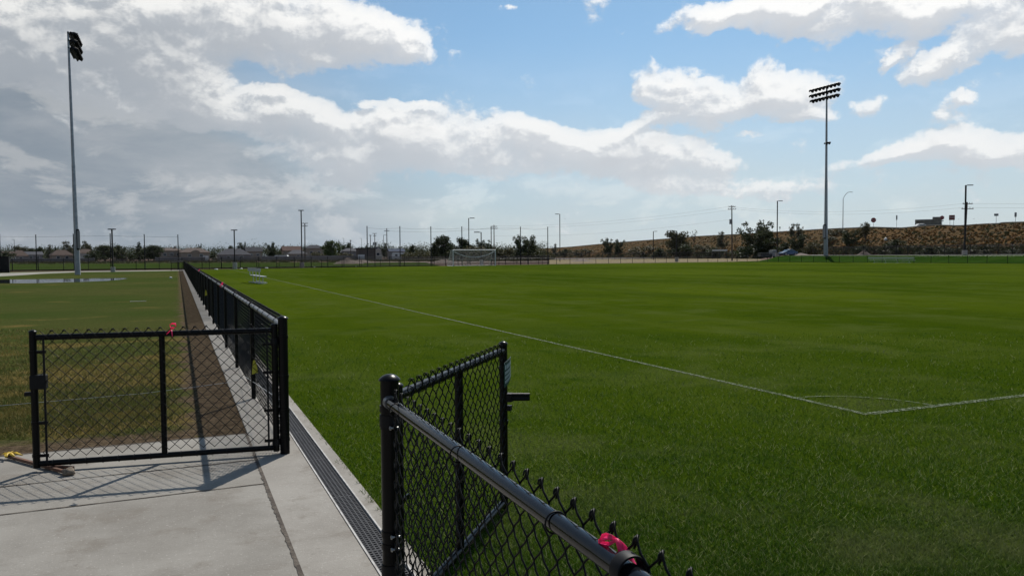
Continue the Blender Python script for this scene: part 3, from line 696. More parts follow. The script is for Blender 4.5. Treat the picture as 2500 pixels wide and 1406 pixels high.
# small maker's plate curled round the outer stile
mb = MB(); mk = MB(); K = 8; 
for j in range(K+1):
    u = j/K; x = L2-.105+.10*u; yv = -.036-.02*math.sin(PI*u)*.5 - .012*u; mb.v += [(x, yv, .925+.028*u), (x, yv, .775+.055*u), (x, yv+.0015, .925+.028*u), (x, yv+.0015, .775+.055*u)]
for j in range(K):
    a = j*4; mb.f += [(a, a+4, a+5, a+1), (a+2, a+3, a+7, a+6), (a, a+2, a+6, a+4), (a+1, a+5, a+7, a+3)]
sg = mb.build('sign_plate', SIGNG, gr_)
rng = random.Random(5)
def onplate(u, v):
    x = L2-.105+.10*u; yv = -.0375-.02*math.sin(PI*u)*.5-.012*u; zt = .925+.028*u; zb = .775+.055*u; return Vector((x, yv, zb+(zt-zb)*v))
for (v0, v1, n) in ((.70,.88,6),(.50,.62,9),(.32,.44,9),(.14,.26,8)):
    for i in range(n):
        u = .08+.84*i/n; w = .84/n*.62; mk.add([onplate(u, v0), onplate(u+w, v0), onplate(u+w, v1), onplate(u, v1)], [(0,1,2,3)])
mk.add([onplate(.0,.94), onplate(1,.94), onplate(1,1), onplate(0,1)], [(0,1,2,3)])
mk.build('print', SIGNW, sg)

# --- ribbons, tags, string, stakes
def ribbon(name, pts, wdir, w, m, seed=0, parent=None):
    """crumpled tape with thickness: pts path, wdir width vectors"""
    rg = random.Random(seed); V = []; Fc = []; n = len(pts)
    for i, (p, wd) in enumerate(zip(pts, wdir)):
        p = Vector(p); wd = Vector(wd).normalized(); t = (Vector(pts[min(i+1,n-1)])-Vector(pts[max(i-1,0)])).normalized(); nn_ = t.cross(wd).normalized()
        ww = w[i] if isinstance(w, (list, tuple)) else w
        for j in range(5): V.append(p+wd*ww*(j/4-.5)+nn_*ww*.16*math.sin(j*1.9+i*1.3+seed)+nn_*rg.uniform(-.05,.05)*ww)
    for i in range(n-1):
        for j in range(4): Fc.append((i*5+j, i*5+j+1, (i+1)*5+j+1, (i+1)*5+j))
    o = npmesh(name, V, Fc, m, parent, smooth=True); md = o.modifiers.new('t', 'SOLIDIFY'); md.thickness = .0006; return o
kx = FX+.03
def PP(px, py, Z): return P(px, py, Z)
rb = thing('flagging_tape', 'bright pink tape knotted on the near fence rail by the loop cap', 'flagging tape', (0,0,0))
CR = (c_, -s_, 0)
ribbon('bow', [PP(1505,1316,1.462), PP(1494,1311,1.468), PP(1481,1308,1.474), PP(1469,1312,1.482), PP(1462,1319,1.486)], [(0,.1,1),(.1,.1,1),(0,.1,1),(.1,0,1),(.2,0,1)], [.005,.010,.014,.015,.010], PINK, 1, rb)
ribbon('bow', [PP(1461,1320,1.486), PP(1474,1326,1.478), PP(1487,1327,1.470), PP(1497,1322,1.464), PP(1505,1317,1.460)], [(0,.1,1)]*5, [.008,.010,.009,.007,.005], PINK, 5, rb)
ribbon('tail', [PP(1505,1313,1.458), PP(1513,1324,1.452), PP(1521,1338,1.447), PP(1529,1352,1.441), PP(1538,1366,1.434), PP(1547,1380,1.426), PP(1556,1391,1.419)], [CR]*7, [.007,.014,.019,.019,.017,.014,.009], PINK, 4, rb)
ribbon('tail', [PP(1504,1318,1.460), PP(1511,1332,1.456), PP(1515,1346,1.452), PP(1520,1357,1.448)], [CR]*4, [.005,.009,.010,.006], PINK, 7, rb)
def small_tie(label, c, s=1.0, seed=0, vert=True):
    c = Vector(c); t_ = thing('flagging_tape', label, 'flagging tape', c)
    mb = MB(); mb.torus((0,0,-.028), (1,.1,0), .0265, .004, 16, 6); mb.build('loop', PINK, t_, True)
    return t_
# on the left gate top rail
qx = None
for xx in np.linspace(.2, L1-.2, 400):
    p = gl_w = Vector((hL.x, hL.y, 0))+(Vector((eL.x, eL.y, 0))-hL).normalized()*xx+Vector((0,0,.985))
    d = p-Vector((0,0,CAMH)); px = CX+F*d.dot(rt)/d.dot(fwd)
    if qx is None or abs(px-420) < qx[0]: qx = (abs(px-420), p, d.dot(fwd))
pg = qx[1]; Zg = qx[2]
t_ = thing('flagging_tape', 'pink tape tied on the top rail of the open left gate', 'flagging tape', pg)
mb = MB(); mb.torus((0,0,0), (1,0,.1), .0245, .0045, 18, 6); mb.build('loop', PINK, t_, True)
def rel(px, py, dz=-.12): return P(px, py, Zg+dz)-pg
ribbon('bow', [rel(414,793), rel(420,790), rel(428,790), rel(430,796), rel(424,801), rel(417,800), rel(415,794)], [(.2,-1,.5)]*7, [.012,.024,.026,.024,.022,.016,.012], PINK, 3, t_)
ribbon('tail', [rel(421,798), rel(418,804), rel(413,810), rel(408,815)], [(.8,0,.6)]*4, [.012,.018,.018,.016], PINK, 8, t_)
for (px, lab, w_) in ((486, 'tiny pink tape far along the long fence rail', .10), (541, 'small pink tape on the long fence rail nearer the gate', .07)):
    kk = (px-1250)/F; Z = FX/(kk*c_+s_); q = W(px, Z); c = Vector((FX, q.y, LZ_))
    t_ = thing('flagging_tape', lab, 'flagging tape', c)
    MB().torus((0,0,0), (0,1,0), .0265, .005, 16, 6).build('loop', PINK, t_, True)
    ribbon('tail', [(-.01,0,.03), (.0,-.03,.05), (.02,-.07,.055), (.035,-.10,.03)], [(0,.3,1)]*4, [.02,w_*.6,w_*.5,.02], PINK, 2, t_)
def ytag(px, py, lab, s=1.0):
    kk = (px-1250)/F; Z = (FX+.0)/(kk*c_+s_); p = P(px, py, Z)
    t_ = thing('tag', lab, 'tag', p, -R(52))
    V = [(0,-.04*s,-.085*s), (0,.045*s,-.075*s), (0,.03*s,.0), (0,.008*s,.085*s), (0,-.008*s,.08*s), (0,-.022*s,.0)]
    mb = MB(); k = 6; mb.add([(x-.004+.012*math.sin(i), y_, z) for i, (x, y_, z) in enumerate(V)]+[(x-.006+.012*math.sin(i), y_, z) for i, (x, y_, z) in enumerate(V)], [tuple(range(k)), tuple(range(k, 2*k))[::-1]]+[(i, k+i, k+(i+1)%k, (i+1)%k) for i in range(k)])
    mb.build('paper', YEL, t_); MB().tube([(0,0,.08*s), (.012,.012,.10*s), (.018,.018,.085*s)], .0015, 5).build('tie', BLACKD, t_)
ytag(622, 896, 'yellow paper tag wired to the long fence close to the gate post', .85)
ytag(503, 715, 'yellow paper tag wired to the long fence farther away', .95)
p0 = G(-150, 1003, .03); p1 = G(350, 960, .02); p2 = G(560, 933, .03)
kk = (690-1250)/F; pe = Vector((FX+.012, LY0+.03, .41)); pm = G(600, 920, .12)
o = MB().tube([p0, p1, G(470, 945, .025), p2, pm, pe], .0028, 5).build('string', STRING, None, True); tag(o, 'thin white string stretched low across the lawn to the gate post', 'string')
# stakes and stone under the gate
def stake(lab, a, b_, w, tape=False, pointy=True):
    a = Vector(a); b_ = Vector(b_); d = b_-a; L = d.length; root = thing('wooden_stake', lab, 'stake', a, math.atan2(d.y, d.x))
    mb = MB(); s = w/2; prof = [(0, 1), (L*.86, 1), (L, .25 if pointy else 1)]
    for x, f in prof: mb.v += [(x, -s*f, -s*f), (x, s*f, -s*f), (x, s*f, s*f), (x, -s*f, s*f)]
    for i in range(2):
        for j in range(4): mb.f.append((i*4+j, i*4+(j+1)%4, (i+1)*4+(j+1)%4, (i+1)*4+j))
    mb.f += [(3,2,1,0), (8,9,10,11)]; mb.build('shaft', STAKE, root)
    root.rotation_euler = (0, -math.asin(d.z/L), math.atan2(d.y, d.x))
    if tape:
        r_ = thing('x', '', ''); bpy.data.objects.remove(r_)
        for q in range(3): ribbon('tape', [(-.02-.02*q, .0, .012), (.01, .03-.03*q, .03), (.05, .03*(q-1), .028), (.09+.02*q, .05*(q-1), .012)], [(.3,1,.3)]*4, [.02,.03,.03,.012], TAPEY, q, root)
    return root
stake('orange wooden stake with yellow tape lying under the open left gate', G(18,1113,.022), G(172,1155,.022), .022, True)
stake('short plain wooden stake lying beside the stone under the left gate', G(110,1137,.02), G(179,1142,.02), .022, False, False)
def rock(name, lab, c, s, m, seed, cat='stone'):
    import bmesh
    bm = bmesh.new(); bmesh.ops.create_icosphere(bm, subdivisions=3, radius=1)
    for v in bm.verts:
        n_ = mnoise.noise(v.co*1.4+Vector((seed,0,0)))*.35+mnoise.noise(v.co*4+Vector((seed,3,0)))*.08; v.co *= 1+n_; v.co.x *= s[0]; v.co.y *= s[1]; v.co.z *= s[2]
    me = bpy.data.meshes.new(name); bm.to_mesh(me); bm.free(); me.shade_smooth(); me.materials.append(m); o = bpy.data.objects.new(name, me); col.objects.link(o); o.location = c
    return tag(o, lab, cat)
rock('stone', 'brown stone on the slab at the foot of the open left gate', G(167,1151,.028), (.045,.034,.03), ROCK, 3)

# --- aluminium benches
def bench(lab, c, rz, L, group=None, skirt=False):
    b_ = thing('team_bench', lab, 'bench', c, rz)          # local X = along the bench, +Y = back side
    mb = MB(); mb.box((0, -.01, .43), (L, .245, .038)); mb.build('seat', ALU, b_)
    mb = MB(); mb.box((0, .215, .80), (L, .035, .20)); mb.build('backrest', ALU, b_)
    n = 4
    for i in range(n):
        x = -L*.38+L*.76*i/(n-1)
        leg = MB(); leg.tube([(x, .0, .05), (x, .0, .41)], .024, 8); leg.tube([(x, -.12, .405), (x, .15, .405), (x, .20, .50), (x, .215, .86)], .022, 8); leg.build('leg', ALU, b_, True)
        MB().box((x, .02, .028), (.05, .50, .035)).build('foot', ALU, b_)
    MB().box((0, -.22, .062), (L*.80, .045, .03)).build('runner', ALU, b_)
    return b_
q = (G(611,688)+G(639,693.5))/2
bench('aluminium team bench with backrest standing on the grass beside the long fence', (q.x+.1, q.y-.3, 0), PI/2+.075, 4.4)
bpy.context.view_layer.update()
q = G(2281, 640.5); bench('long pale aluminium bench at the far right touchline', (106.6, q.y, 0), PI/2+.0, 8.8)

# --- goal
gw, gh = 7.32, 2.44
gc = (G(1103.6,649)+G(1213,646))/2; gdir = W(1213, 121.5)-W(1103.6, 117.2)
gpos = W(1158.5, 118.0); 
go_ = thing('soccer_goal', 'white full-size soccer goal with a sagging net at the far end', 'goal', gpos, math.atan2(.13, 1))
r = .07
for x in (-gw/2, gw/2):
    MB().tube([(x,0,0),(x,0,gh)], r, 12).build('goalpost', WHITEP, go_, True)
    sb = MB(); sb.tube([(x,0,gh),(x,.75,gh-.05),(x,2.0,.05),(x,0,.05)], .03, 8); sb.build('side_frame', WHITEP, go_, True)
MB().tube([(-gw/2-r,0,gh),(gw/2+r,0,gh)], r, 12).build('crossbar', WHITEP, go_, True)
MB().tube([(-gw/2,2,.05),(gw/2,2,.05)], .03, 8).build('ground_bar', WHITEP, go_, True)
nb = MB()
def netline(a, b_, sag=0, rr=.006):
    a = Vector(a); b_ = Vector(b_); pts = [a+(b_-a)*t+Vector((0,0,-sag*4*t*(1-t))) for t in np.linspace(0, 1, 9 if sag else 2)]; nb.tube(pts, rr, 3, False)
for sx in (-gw/2, gw/2):
    for i in range(9): z = .15+gh*.9*i/9; yb = .75+(2-.75)*(1-min(1, z/(gh-.05))); netline((sx,0,z), (sx,yb,z))
    for i in range(7): yv = .1+1.8*i/7; zt = gh-.02 if yv < .75 else (gh-.05)*(2-yv)/1.25; netline((sx,yv,.05), (sx,yv,zt))
for i in range(37): x = -gw/2+gw*i/36; netline((x,.75,gh-.12), (x,2,.05)); netline((x,0,gh-.02), (x,.75,gh-.12), .03)
for i in range(12): t_ = i/11; netline((-gw/2,.75+1.25*t_,gh-.05-(gh-.1)*t_), (gw/2,.75+1.25*t_,gh-.05-(gh-.1)*t_))
nb.build('net', NETM, go_)
MB().tube([Vector((-gw/2+gw*t, .05, gh-.15-.95*4*t*(1-t))) for t in np.linspace(0,1,17)], .045, 6).build('gathered_net', NETM, go_, True)

# --- floodlights
def fixture(mb, c, fdir, s=1.0, glass=None):
    c = Vector(c); f = Vector(fdir).normalized(); side = f.cross(Vector((0,0,1))).normalized(); u = side.cross(f)
    # bowl reflector, rear housing and a visor
    for (pts, n) in (([(-.30,.10),(-.26,.15),(-.12,.17),(.0,.27),(.08,.31),(.10,.30)], 12),):
        b0 = len(mb.v)
        for (d, r_) in pts:
            for j in range(n): an = 2*PI*j/n; mb.v.append(tuple(c+(f*d+(side*math.cos(an)+u*math.sin(an))*r_)*s))
        for i in range(len(pts)-1):
            for j in range(n): mb.f.append((b0+i*n+j, b0+i*n+(j+1)%n, b0+(i+1)*n+(j+1)%n, b0+(i+1)*n+j))
        mb.f.append(tuple(b0+j for j in range(n))[::-1]); mb.f.append(tuple(b0+(len(pts)-1)*n+j for j in range(n)))
    b0 = len(mb.v); n = 9
    for d, r_ in ((.08,.315),(.42,.36),(.42,.35),(.08,.305)):
        for j in range(n): an = PI*(j/(n-1)); mb.v.append(tuple(c+(f*d+(side*math.cos(an)+u*math.sin(an))*r_)*s))
    for i in range(3):
        for j in range(n-1): mb.f.append((b0+i*n+j, b0+i*n+j+1, b0+(i+1)*n+j+1, b0+(i+1)*n+j))
    for j in range(n-1): mb.f.append((b0+3*n+j, b0+3*n+j+1, b0+j+1, b0+j))
def floodlight(lab, base, top, r0_, arms, fdir, extra=False, box_side=(0,-1), fs=1.05):
    base = Vector(base); top = Vector(top); fl = thing('floodlight_tower', lab, 'floodlight', base)
    T = top-base; H = T.z
    def at(z): return T*(z/H)
    MB().tube([at(0), at(H*.12)], [r0_, r0_*.97], 20).build('pole_base', mat('pole_concrete_%d' % int(H), (.25,.26,.27), .8, var=(.31,.32,.33), scale=2), fl, True)
    MB().tube([at(H*.12), at(H*.45), at(H*.46), at(H*.75), at(H)], [r0_*.86, r0_*.66, r0_*.60, r0_*.48, r0_*.36], 16).build('pole', GALV, fl, True)
    bx, by = box_side
    for (dz, sz, off, m__) in ((H*.145, H*.085, r0_*1.25, BLACKD), (H*.145, H*.072, r0_*1.95, GALV_GLARE)):
        o_ = MB(); p = at(dz); o_.box((p.x+bx*off, p.y+by*off, dz), (r0_*.9, r0_*.9, sz)); o_.build('ballast_box', m__, fl)
    for (z, a0, a1, n) in arms:
        p = at(z); ar = MB(); ar.box((p.x, p.y+(a0+a1)/2, z-.08), (.10, a1-a0+.4, .12)); ar.build('crossarm', BLACKD, fl)
        for i in range(n):
            y_ = a0+(a1-a0)*i/(n-1); mb = MB(); fixture(mb, (p.x+fdir[0]*.35, p.y+y_, z-.12), (fdir[0], fdir[1], -.55), fs); mb.cyl((p.x, p.y+y_, z-.05), (p.x+fdir[0]*.25, p.y+y_, z-.05), .05, n=6); mb.build('lamp', BLACKD, fl, True)
    if extra:
        z = H*.665; p = at(z); ar = MB(); ar.box((p.x, p.y-.45, z), (.1, 1.1, .08)); ar.build('crossarm', BLACKD, fl)
        for y_ in (-.35, -1.0): mb = MB(); fixture(mb, (p.x-.25, p.y+y_, z), (-1, 0, -.5), 1.0); mb.build('lamp', BLACKD, fl, True)
    return fl
b1 = G(190, 671); Zl = (b1-Vector((0,0,CAMH))).dot(fwd); t1 = P(166, 78, Zl)
floodlight('tall grey floodlight pole on the left beside the puddle', b1, t1, .245, [(t1.z-b1.z-.05, .05, 4.0, 8), (t1.z-b1.z-.75, .05, 4.1, 8), (t1.z-b1.z-1.45, .1, 4.0, 8)], (1, 0), box_side=(.5,-.9), fs=.86)
q = W(2016, 150); b2 = Vector((q.x, q.y, TH(q.x, q.y)-.1)); t2 = P(2018.5, 213, 150)
floodlight('tall grey floodlight pole on the right in front of the highway bank', b2, t2, .40, [(t2.z-b2.z, -3.3, 3.3, 8), (t2.z-b2.z-1.05, -3.3, 3.3, 8), (t2.z-b2.z-2.1, -3.1, 3.1, 8)], (-1, 0), True, box_side=(-.9,-.3), fs=1.3)

# --- slim poles, lamps
def Zoff(px, py, z=0): return (CAMH-z)*F/(py-HOR(px))
def ztop(px, py, Z): return P(px, py, Z).z
def lamp_post(lab, px, py, Z, arm, base_h=0, r=.075, br=.27, group='black area lamp posts'):
    q = W(px, Z); zb = TH(q.x, q.y); H = ztop(px, py, Z)-zb
    if arm == 'T': sp = .34
    l = thing('lamp_post', lab, 'lamp post', (q.x, q.y, zb), -YAW, group)
    if base_h: MB().cyl((0,0,-.2), (0,0,base_h), br, n=20).build('base', CONCP, l, True)
    MB().box((0,0,(H+base_h)/2), (r*1.7, r*1.7, H-base_h)).build('pole', BLACKD, l)
    h = MB()
    if arm == 'T': h.box((0,0,H+.05), (.75, .34, .11))
    else:
        s = 1 if arm == 'R' else -1; h.box((s*.18, 0, H-.03), (.3, .08, .08)); h.box((s*.72, 0, H), (.9, .36, .13))
    h.build('lamp_head', BLACKD, l); return l
lamp_post('black lamp post on a concrete stub right of the left floodlight', 275, 561, Zoff(275,664), 'T', .55, .07, .24)
lamp_post('black lamp post on a concrete stub behind the end of the long fence', 573, 563, Zoff(573,657), 'T', .9, .07, .28)
lamp_post('tall black lamp post on a concrete stub beside a utility pole', 737, 515, Zoff(737,652.5), 'T', .75, .08, .32)
lamp_post('black lamp post with left arm on a stub seen through the goal', 1175, 567, 128, 'L', .9, .09, .3)
lamp_post('black lamp post with right arm rising behind the goal', 1145, 533, 155, 'R', 0, .09)
lamp_post('tall black lamp post with left arm right of the goal', 1367, 523, 190, 'L', 0, .10)
lamp_post('black lamp post with right arm before the bank', 1595, 565, 235, 'R', 0, .12)
lamp_post('black lamp post with left arm and stub before the tall round tree', 1652, 564, 172, 'L', .95, .11, .4)
lamp_post('tall black lamp post behind the parked car', 1897, 491, 178, 'R', .8, .11, .4)
lamp_post('tall black lamp post near the right edge beside a utility pole', 2355, 453, 131, 'R', .85, .12, .42)
for (px, py, Z, arm, lab) in ((937,574,330,'R','small black street lamp between two utility poles'),(840,582,520,'L','tiny far street lamp above the leafy round tree'),(883,582,540,'L','tiny far street lamp just left of the first net pole'),(36,585,420,'L','tiny far street lamp above the trees at the left edge')):
    lamp_post(lab, px, py, Z, arm, 0, .09, group='far street lamps')
GALVM = mat('matt_grey_lamp_paint', (.12,.125,.13), .8, spec=.1)
# cobra lamp on the highway
Zc = crestZ(2057)-1; q = slope_pt(2057, .97); cl = thing('street_lamp', 'tall grey highway lamp with a curved arm on top of the bank', 'street lamp', q, -YAW)
H = ztop(2057, 478, Zc)-q.z
MB().tube([(0,0,-.3),(0,0,H-1.1)], [.13,.09], 10).build('pole', GALV_GLARE, cl, True)
MB().tube([(0,0,H-1.15),(.25,0,H-.5),(.8,0,H+.35),(1.15,0,H+.75),(1.5,0,H+.98),(2.0,0,H+1.08),(2.5,0,H+1.1)], .07, 8).build('arm', GALVM, cl, True)
MB().box((2.6,0,H+1.06), (.7,.25,.12)).build('lamp_head', GALVM, cl)
# net poles
leftp = [(1,573,656),(89,574,657),(180.5,572,657),(270.5,571,657),(353.5,573,657),(435.5,574,657)]
labs = ['net pole at the very left edge of the view','net pole left of the left floodlight','net pole hidden partly by the left floodlight','net pole just left of the stub lamp post','net pole right of the stub lamp post','net pole by the far end of the long fence']
def slim(lab, px, py, Z, r, group):
    q = W(px, Z); zt = ztop(px, py, Z); t_ = thing('net_pole', lab, 'pole', (q.x, q.y, 0), 0, group)
    MB().tube([(0,0,-.2),(0,0,zt)], [r, r*.8], 8).build('shaft', BLACKD, t_, True); MB().cyl((0,0,zt), (0,0,zt+.05), r*1.2, n=8).build('cap', BLACKD, t_, True); return Vector((q.x, q.y, zt-.25))
tops = [slim('slim dark '+lb, px, py, 108, .07, 'slim net poles on the left') for (px, py, _), lb in zip(leftp, labs)]
o = MB(); [o.tube([a, (a+b_)/2-Vector((0,0,.06)), b_], .012, 4) for a, b_ in zip(tops, tops[1:])]; tag(o.build('net_cable', CABLE), 'thin cable strung between the slim net poles on the left', 'cable')
rightp = [(897,553),(977,553.5),(1052.5,554),(1128,554),(1199.5,555),(1271,554.5),(1337.5,555)]
labs = ['first net pole from the left in front of the brick shed','second net pole in front of the white caravan','third net pole left of the goal','net pole above the left goalpost side','net pole right beside a utility pole above the goal','net pole in front of the open scraggly tree','last net pole at the right of the row']
tops = [slim('black '+lb, px, py, 121+ (px-897)*.022, .085, 'black net poles behind the goal') for (px, py), lb in zip(rightp, labs)]
o = MB(); [o.tube([a, (a+b_)/2-Vector((0,0,.15)), b_], .013, 4) for a, b_ in zip(tops, tops[1:])]; tag(o.build('net_cable', CABLE), 'thin cable strung between the black net poles behind the goal', 'cable')
# utility poles
def utility(lab, px, py, Z, arms, lean=0, trans=False):
    q = W(px, Z); zb = TH(q.x, q.y); H = ztop(px, py, Z)-zb; u = thing('utility_pole', lab, 'utility pole', (q.x, q.y, zb), -YAW, 'wooden utility poles')
    MB().tube([(lean,0,-.3),(0,0,H)], [.19,.12], 9).build('pole', WOOD, u, True)
    for (dz, w_) in arms:
        a = MB(); a.box((0,-.16,H-dz), (w_, .12, .13)); o_ = a.build('crossarm', WOOD, u)
        for x in (-w_*.45, -w_*.2, w_*.2, w_*.45): MB().cyl((x,-.16,H-dz+.06), (x,-.16,H-dz+.3), .05, .03, 6).build('insulator', BLACKD, o_, True)
    if trans:
        for x in ((-.45, .45) if trans == 2 else (-.35,)): MB().cyl((x,-.1,H-4.6), (x,-.1,H-3.4), .27, n=12).build('transformer', GALV_GLARE, u, True)
    return Vector((q.x, q.y, zb+H))
u1 = utility('wooden utility pole with two stacked crossarms beside the tall stub lamp post', 745.5, 545, 215, [(.1,1.7),(.85,1.6)], -.1)
u2 = utility('distant utility pole carrying two dark transformers', 915.5, 570, 300, [(.1,1.6),(1.0,1.2)], 0, 2)
u3 = utility('utility pole with one crossarm between the first two net poles', 945, 557.5, 250, [(.9,1.7)])
u4 = utility('utility pole with two crossarms rising above the goal', 1206.5, 549.5, 240, [(.5,2.0),(1.1,2.2)])
u5 = utility('dark wooden utility pole with two crossarms before the highway bank', 1786, 502, 190, [(.35,1.7),(.95,2.0)], .15, 1)
u6 = utility('utility pole leaning against the view of the right edge lamp post', 2359, 494, 150, [(.35,1.9),(1.3,2.3)], -.5)
u7 = utility('thin distant pole with a short side arm left of the transformers pole', 905, 574, 320, [(.2,1.0)])
u8 = utility('short far utility pole above the sheds with one slack wire', 856.5, 586, 300, [(.3,.6)])
def wires(lab, a, b_, offs, sag):
    o = MB()
    for (dx, dz) in offs:
        off = Vector((dx*c_, -dx*s_, dz)); pts = [a+off+(b_-a)*t+Vector((0,0,-sag*4*t*(1-t))) for t in np.linspace(0,1,13)]; o.tube(pts, .014, 3, False)
    tag(o.build('power_line', CABLE), lab, 'power line')
wires('thin power lines between the utility pole above the goal and the one before the bank', u4, u5, [(-.8,-.3),(.8,-.9),(0,-3.4)], 1.3)
wires('thin power lines from the bank utility pole to the right edge utility pole', u5, u6, [(-.8,-.3),(.8,-.9)], 1.4)
wires('thin power lines leaving the right edge utility pole', u6, u6+Vector((70,-90,1)), [(-.8,-.3),(.8,-1.1)], 1.5)
wires('thin power lines from the one-crossarm pole to the pole above the goal', u3, u4, [(-.5,-.8),(.5,-.8)], .8)
wires('slack wire hanging from the short far utility pole', u8, u2+Vector((0,0,-3.5)), [(0,-.2)], 1.2)
#__PART3__
# ------------------------------------------------------------------ perimeter fences
def perimeter(lab, a, b_, n_posts, gate=None):
    a = Vector((*a, 0)); b_ = Vector((*b_, 0)); d = (b_-a); L = d.length; d.normalize()
    f = thing('chain_link_fence', lab, 'fence', a, math.atan2(d.y, d.x))
    for i in range(n_posts): MB().cyl((L*i/(n_posts-1),0,0), (L*i/(n_posts-1),0,1.13), .038, n=8).build('post', BLACK, f, True)
    MB().tube([(0,0,1.07),(L,0,1.07)], .026, 8).build('top_rail', BLACK, f, True); MB().tube([(0,0,.05),(L,0,.05)], .02, 6).build('bottom_rail', BLACK, f, True)
    V_, q_ = chain_fabric((0,.03,0), (1,0,0), (0,1,0), L, .05, 1.12, wr=.0042, sides=3, pitch=.1215, fine=False); npmesh('chain_mesh', V_, q_, WIREM, f)
perimeter('low black chain-link fence crossing behind the goal at the far end', (.8, 107.1), (108.3, 130.4), 37)
perimeter('low black chain-link fence along the right touchline before the green berm', (108.3, 30), (108.3, 130.2), 34)
g0_ = G(418, 660.5); perimeter('small black gate panel at the far end of the long fence', (g0_.x, g0_.y), (.66, 107.0), 3)
def pickets(lab, pts, h, sp=3.0, tz=False):
    f = thing('picket_fence', lab, 'fence', (0,0,0)); pk = MB()
    for a, b_ in zip(pts, pts[1:]):
        a = Vector((*a, 0)); b_ = Vector((*b_, 0)); d = b_-a; L = d.length; u = d/L; rz = math.atan2(d.y, d.x); n = max(1, int(L/sp))
        for i in range(n+1):
            p = a+d*i/n; z = TH(p.x, p.y); MB().box((p.x, p.y, z+(h+.1)/2), (.075,.075,h+.1), rz).build('post', BLACKD, f)
        for dz in (.12, h-.30, h-.08):
            rl = MB()
            for i in range(n): p = a+d*i/n; q2 = a+d*(i+1)/n; rl.tube([(p.x,p.y,TH(p.x,p.y)+dz),(q2.x,q2.y,TH(q2.x,q2.y)+dz)], .034, 4)
            rl.build('rail', BLACKD, f)
        m = int(L/.115)
        for i in range(m): p = a+u*(i*.115); pk.box((p.x, p.y, TH(p.x,p.y)+.04+h/2), (.024,.024,h), rz)
    pk.build('pickets', BLACKD, f)
pickets('tall black picket fence beyond the puddle and the pale path', [(-75,111.5),(-38,111.5),(.5,112)], 1.45, 2.6)
pickets('tall black picket fence behind the far chain-link fence and the goal', [(.5,112),(38,120),(62,126)], 1.5, 2.4)
pickets('tall black picket fence around the parking lot before the bank', [(128.2,50),(128.2,100),(128.2,126)], 1.85, 2.5)
pickets('distant black picket fence below the bushes at the foot of the bank', [wq(1345,250),wq(1560,262),wq(1800,275)], 2.4, 4.5)

# ------------------------------------------------------------------ trees
def leafcloud(rng, blobs, n, leaf, flat=.6):
    w = np.array([b[3]*b[4]*b[5] for b in blobs])**.75; w /= w.sum(); idx = rng.choice(len(blobs), n, p=w); B = np.array(blobs)[idx]
    v = rng.normal(size=(n, 3)); v /= np.linalg.norm(v, axis=1, keepdims=True); rr = rng.random(n)**.45
    lump = 1+.22*np.sin(v[:,0]*7+idx)*np.cos(v[:,2]*6+idx*2)
    c = B[:, :3]+v*rr[:, None]*B[:, 3:6]*lump[:, None]
    a = rng.normal(size=(n, 3)); a /= np.linalg.norm(a, axis=1, keepdims=True); b_ = np.cross(a, rng.normal(size=(n, 3))); b_ /= np.linalg.norm(b_, axis=1, keepdims=True)+1e-9
    s = leaf*(.6+.8*rng.random(n))[:, None]
    V = np.stack([c-a*s, c+b_*s*flat, c+a*s, c-b_*s*flat], 1).reshape(-1, 3); Fc = np.arange(n*4).reshape(n, 4)
    return V, Fc, np.repeat(rng.random(n), 4)
def leaf_mat(name, a, b_, dr=.25):
    m = bpy.data.materials.new(name); m.use_nodes = True; t = m.node_tree; b = t.nodes['Principled BSDF']
    at = N(t, 'ShaderNodeAttribute', attribute_name='tone'); oi = N(t, 'ShaderNodeObjectInfo')
    c = mixc(t, at.outputs['Fac'], a, b_)
    o = N(t, 'ShaderNodeTexCoord').outputs['Object']; c = mixc(t, mapr(t, nz(t, o, 5, 3), .35, .65, 0, .6), c, tuple(x*.55 for x in a))
    c = mixc(t, oi.outputs['Random'], c, mixc(t, 1.0, c, (1.25,1.1,.9), 'MULTIPLY'))
    t.links.new(c, b.inputs['Base Color']); b.inputs['Roughness'].default_value = .65; b.inputs['Specular IOR Level'].default_value = .2
    tr = N(t, 'ShaderNodeBsdfTranslucent'); t.links.new(c, tr.inputs[0]); mx = N(t, 'ShaderNodeMixShader'); mx.inputs[0].default_value = .22
    t.links.new(b.outputs[0], mx.inputs[1]); t.links.new(tr.outputs[0], mx.inputs[2]); t.links.new(mx.outputs[0], t.nodes['Material Output'].inputs[0]); return m
LG = leaf_mat('dark_green_leaves', (.026,.038,.012), (.055,.072,.022)); LB = leaf_mat('bright_green_leaves', (.04,.075,.016), (.085,.125,.03))
LO = leaf_mat('olive_leaves', (.055,.058,.024), (.105,.10,.045)); LGY = leaf_mat('grey_green_leaves', (.06,.068,.042), (.12,.125,.085)); BARK = mat('brown_grey_bark', (.05,.038,.028), .9, var=(.08,.065,.05), scale=4)
LDRY = leaf_mat('dry_brush_leaves', (.115,.059,.015), (.155,.09,.028))
TEMPL = {}
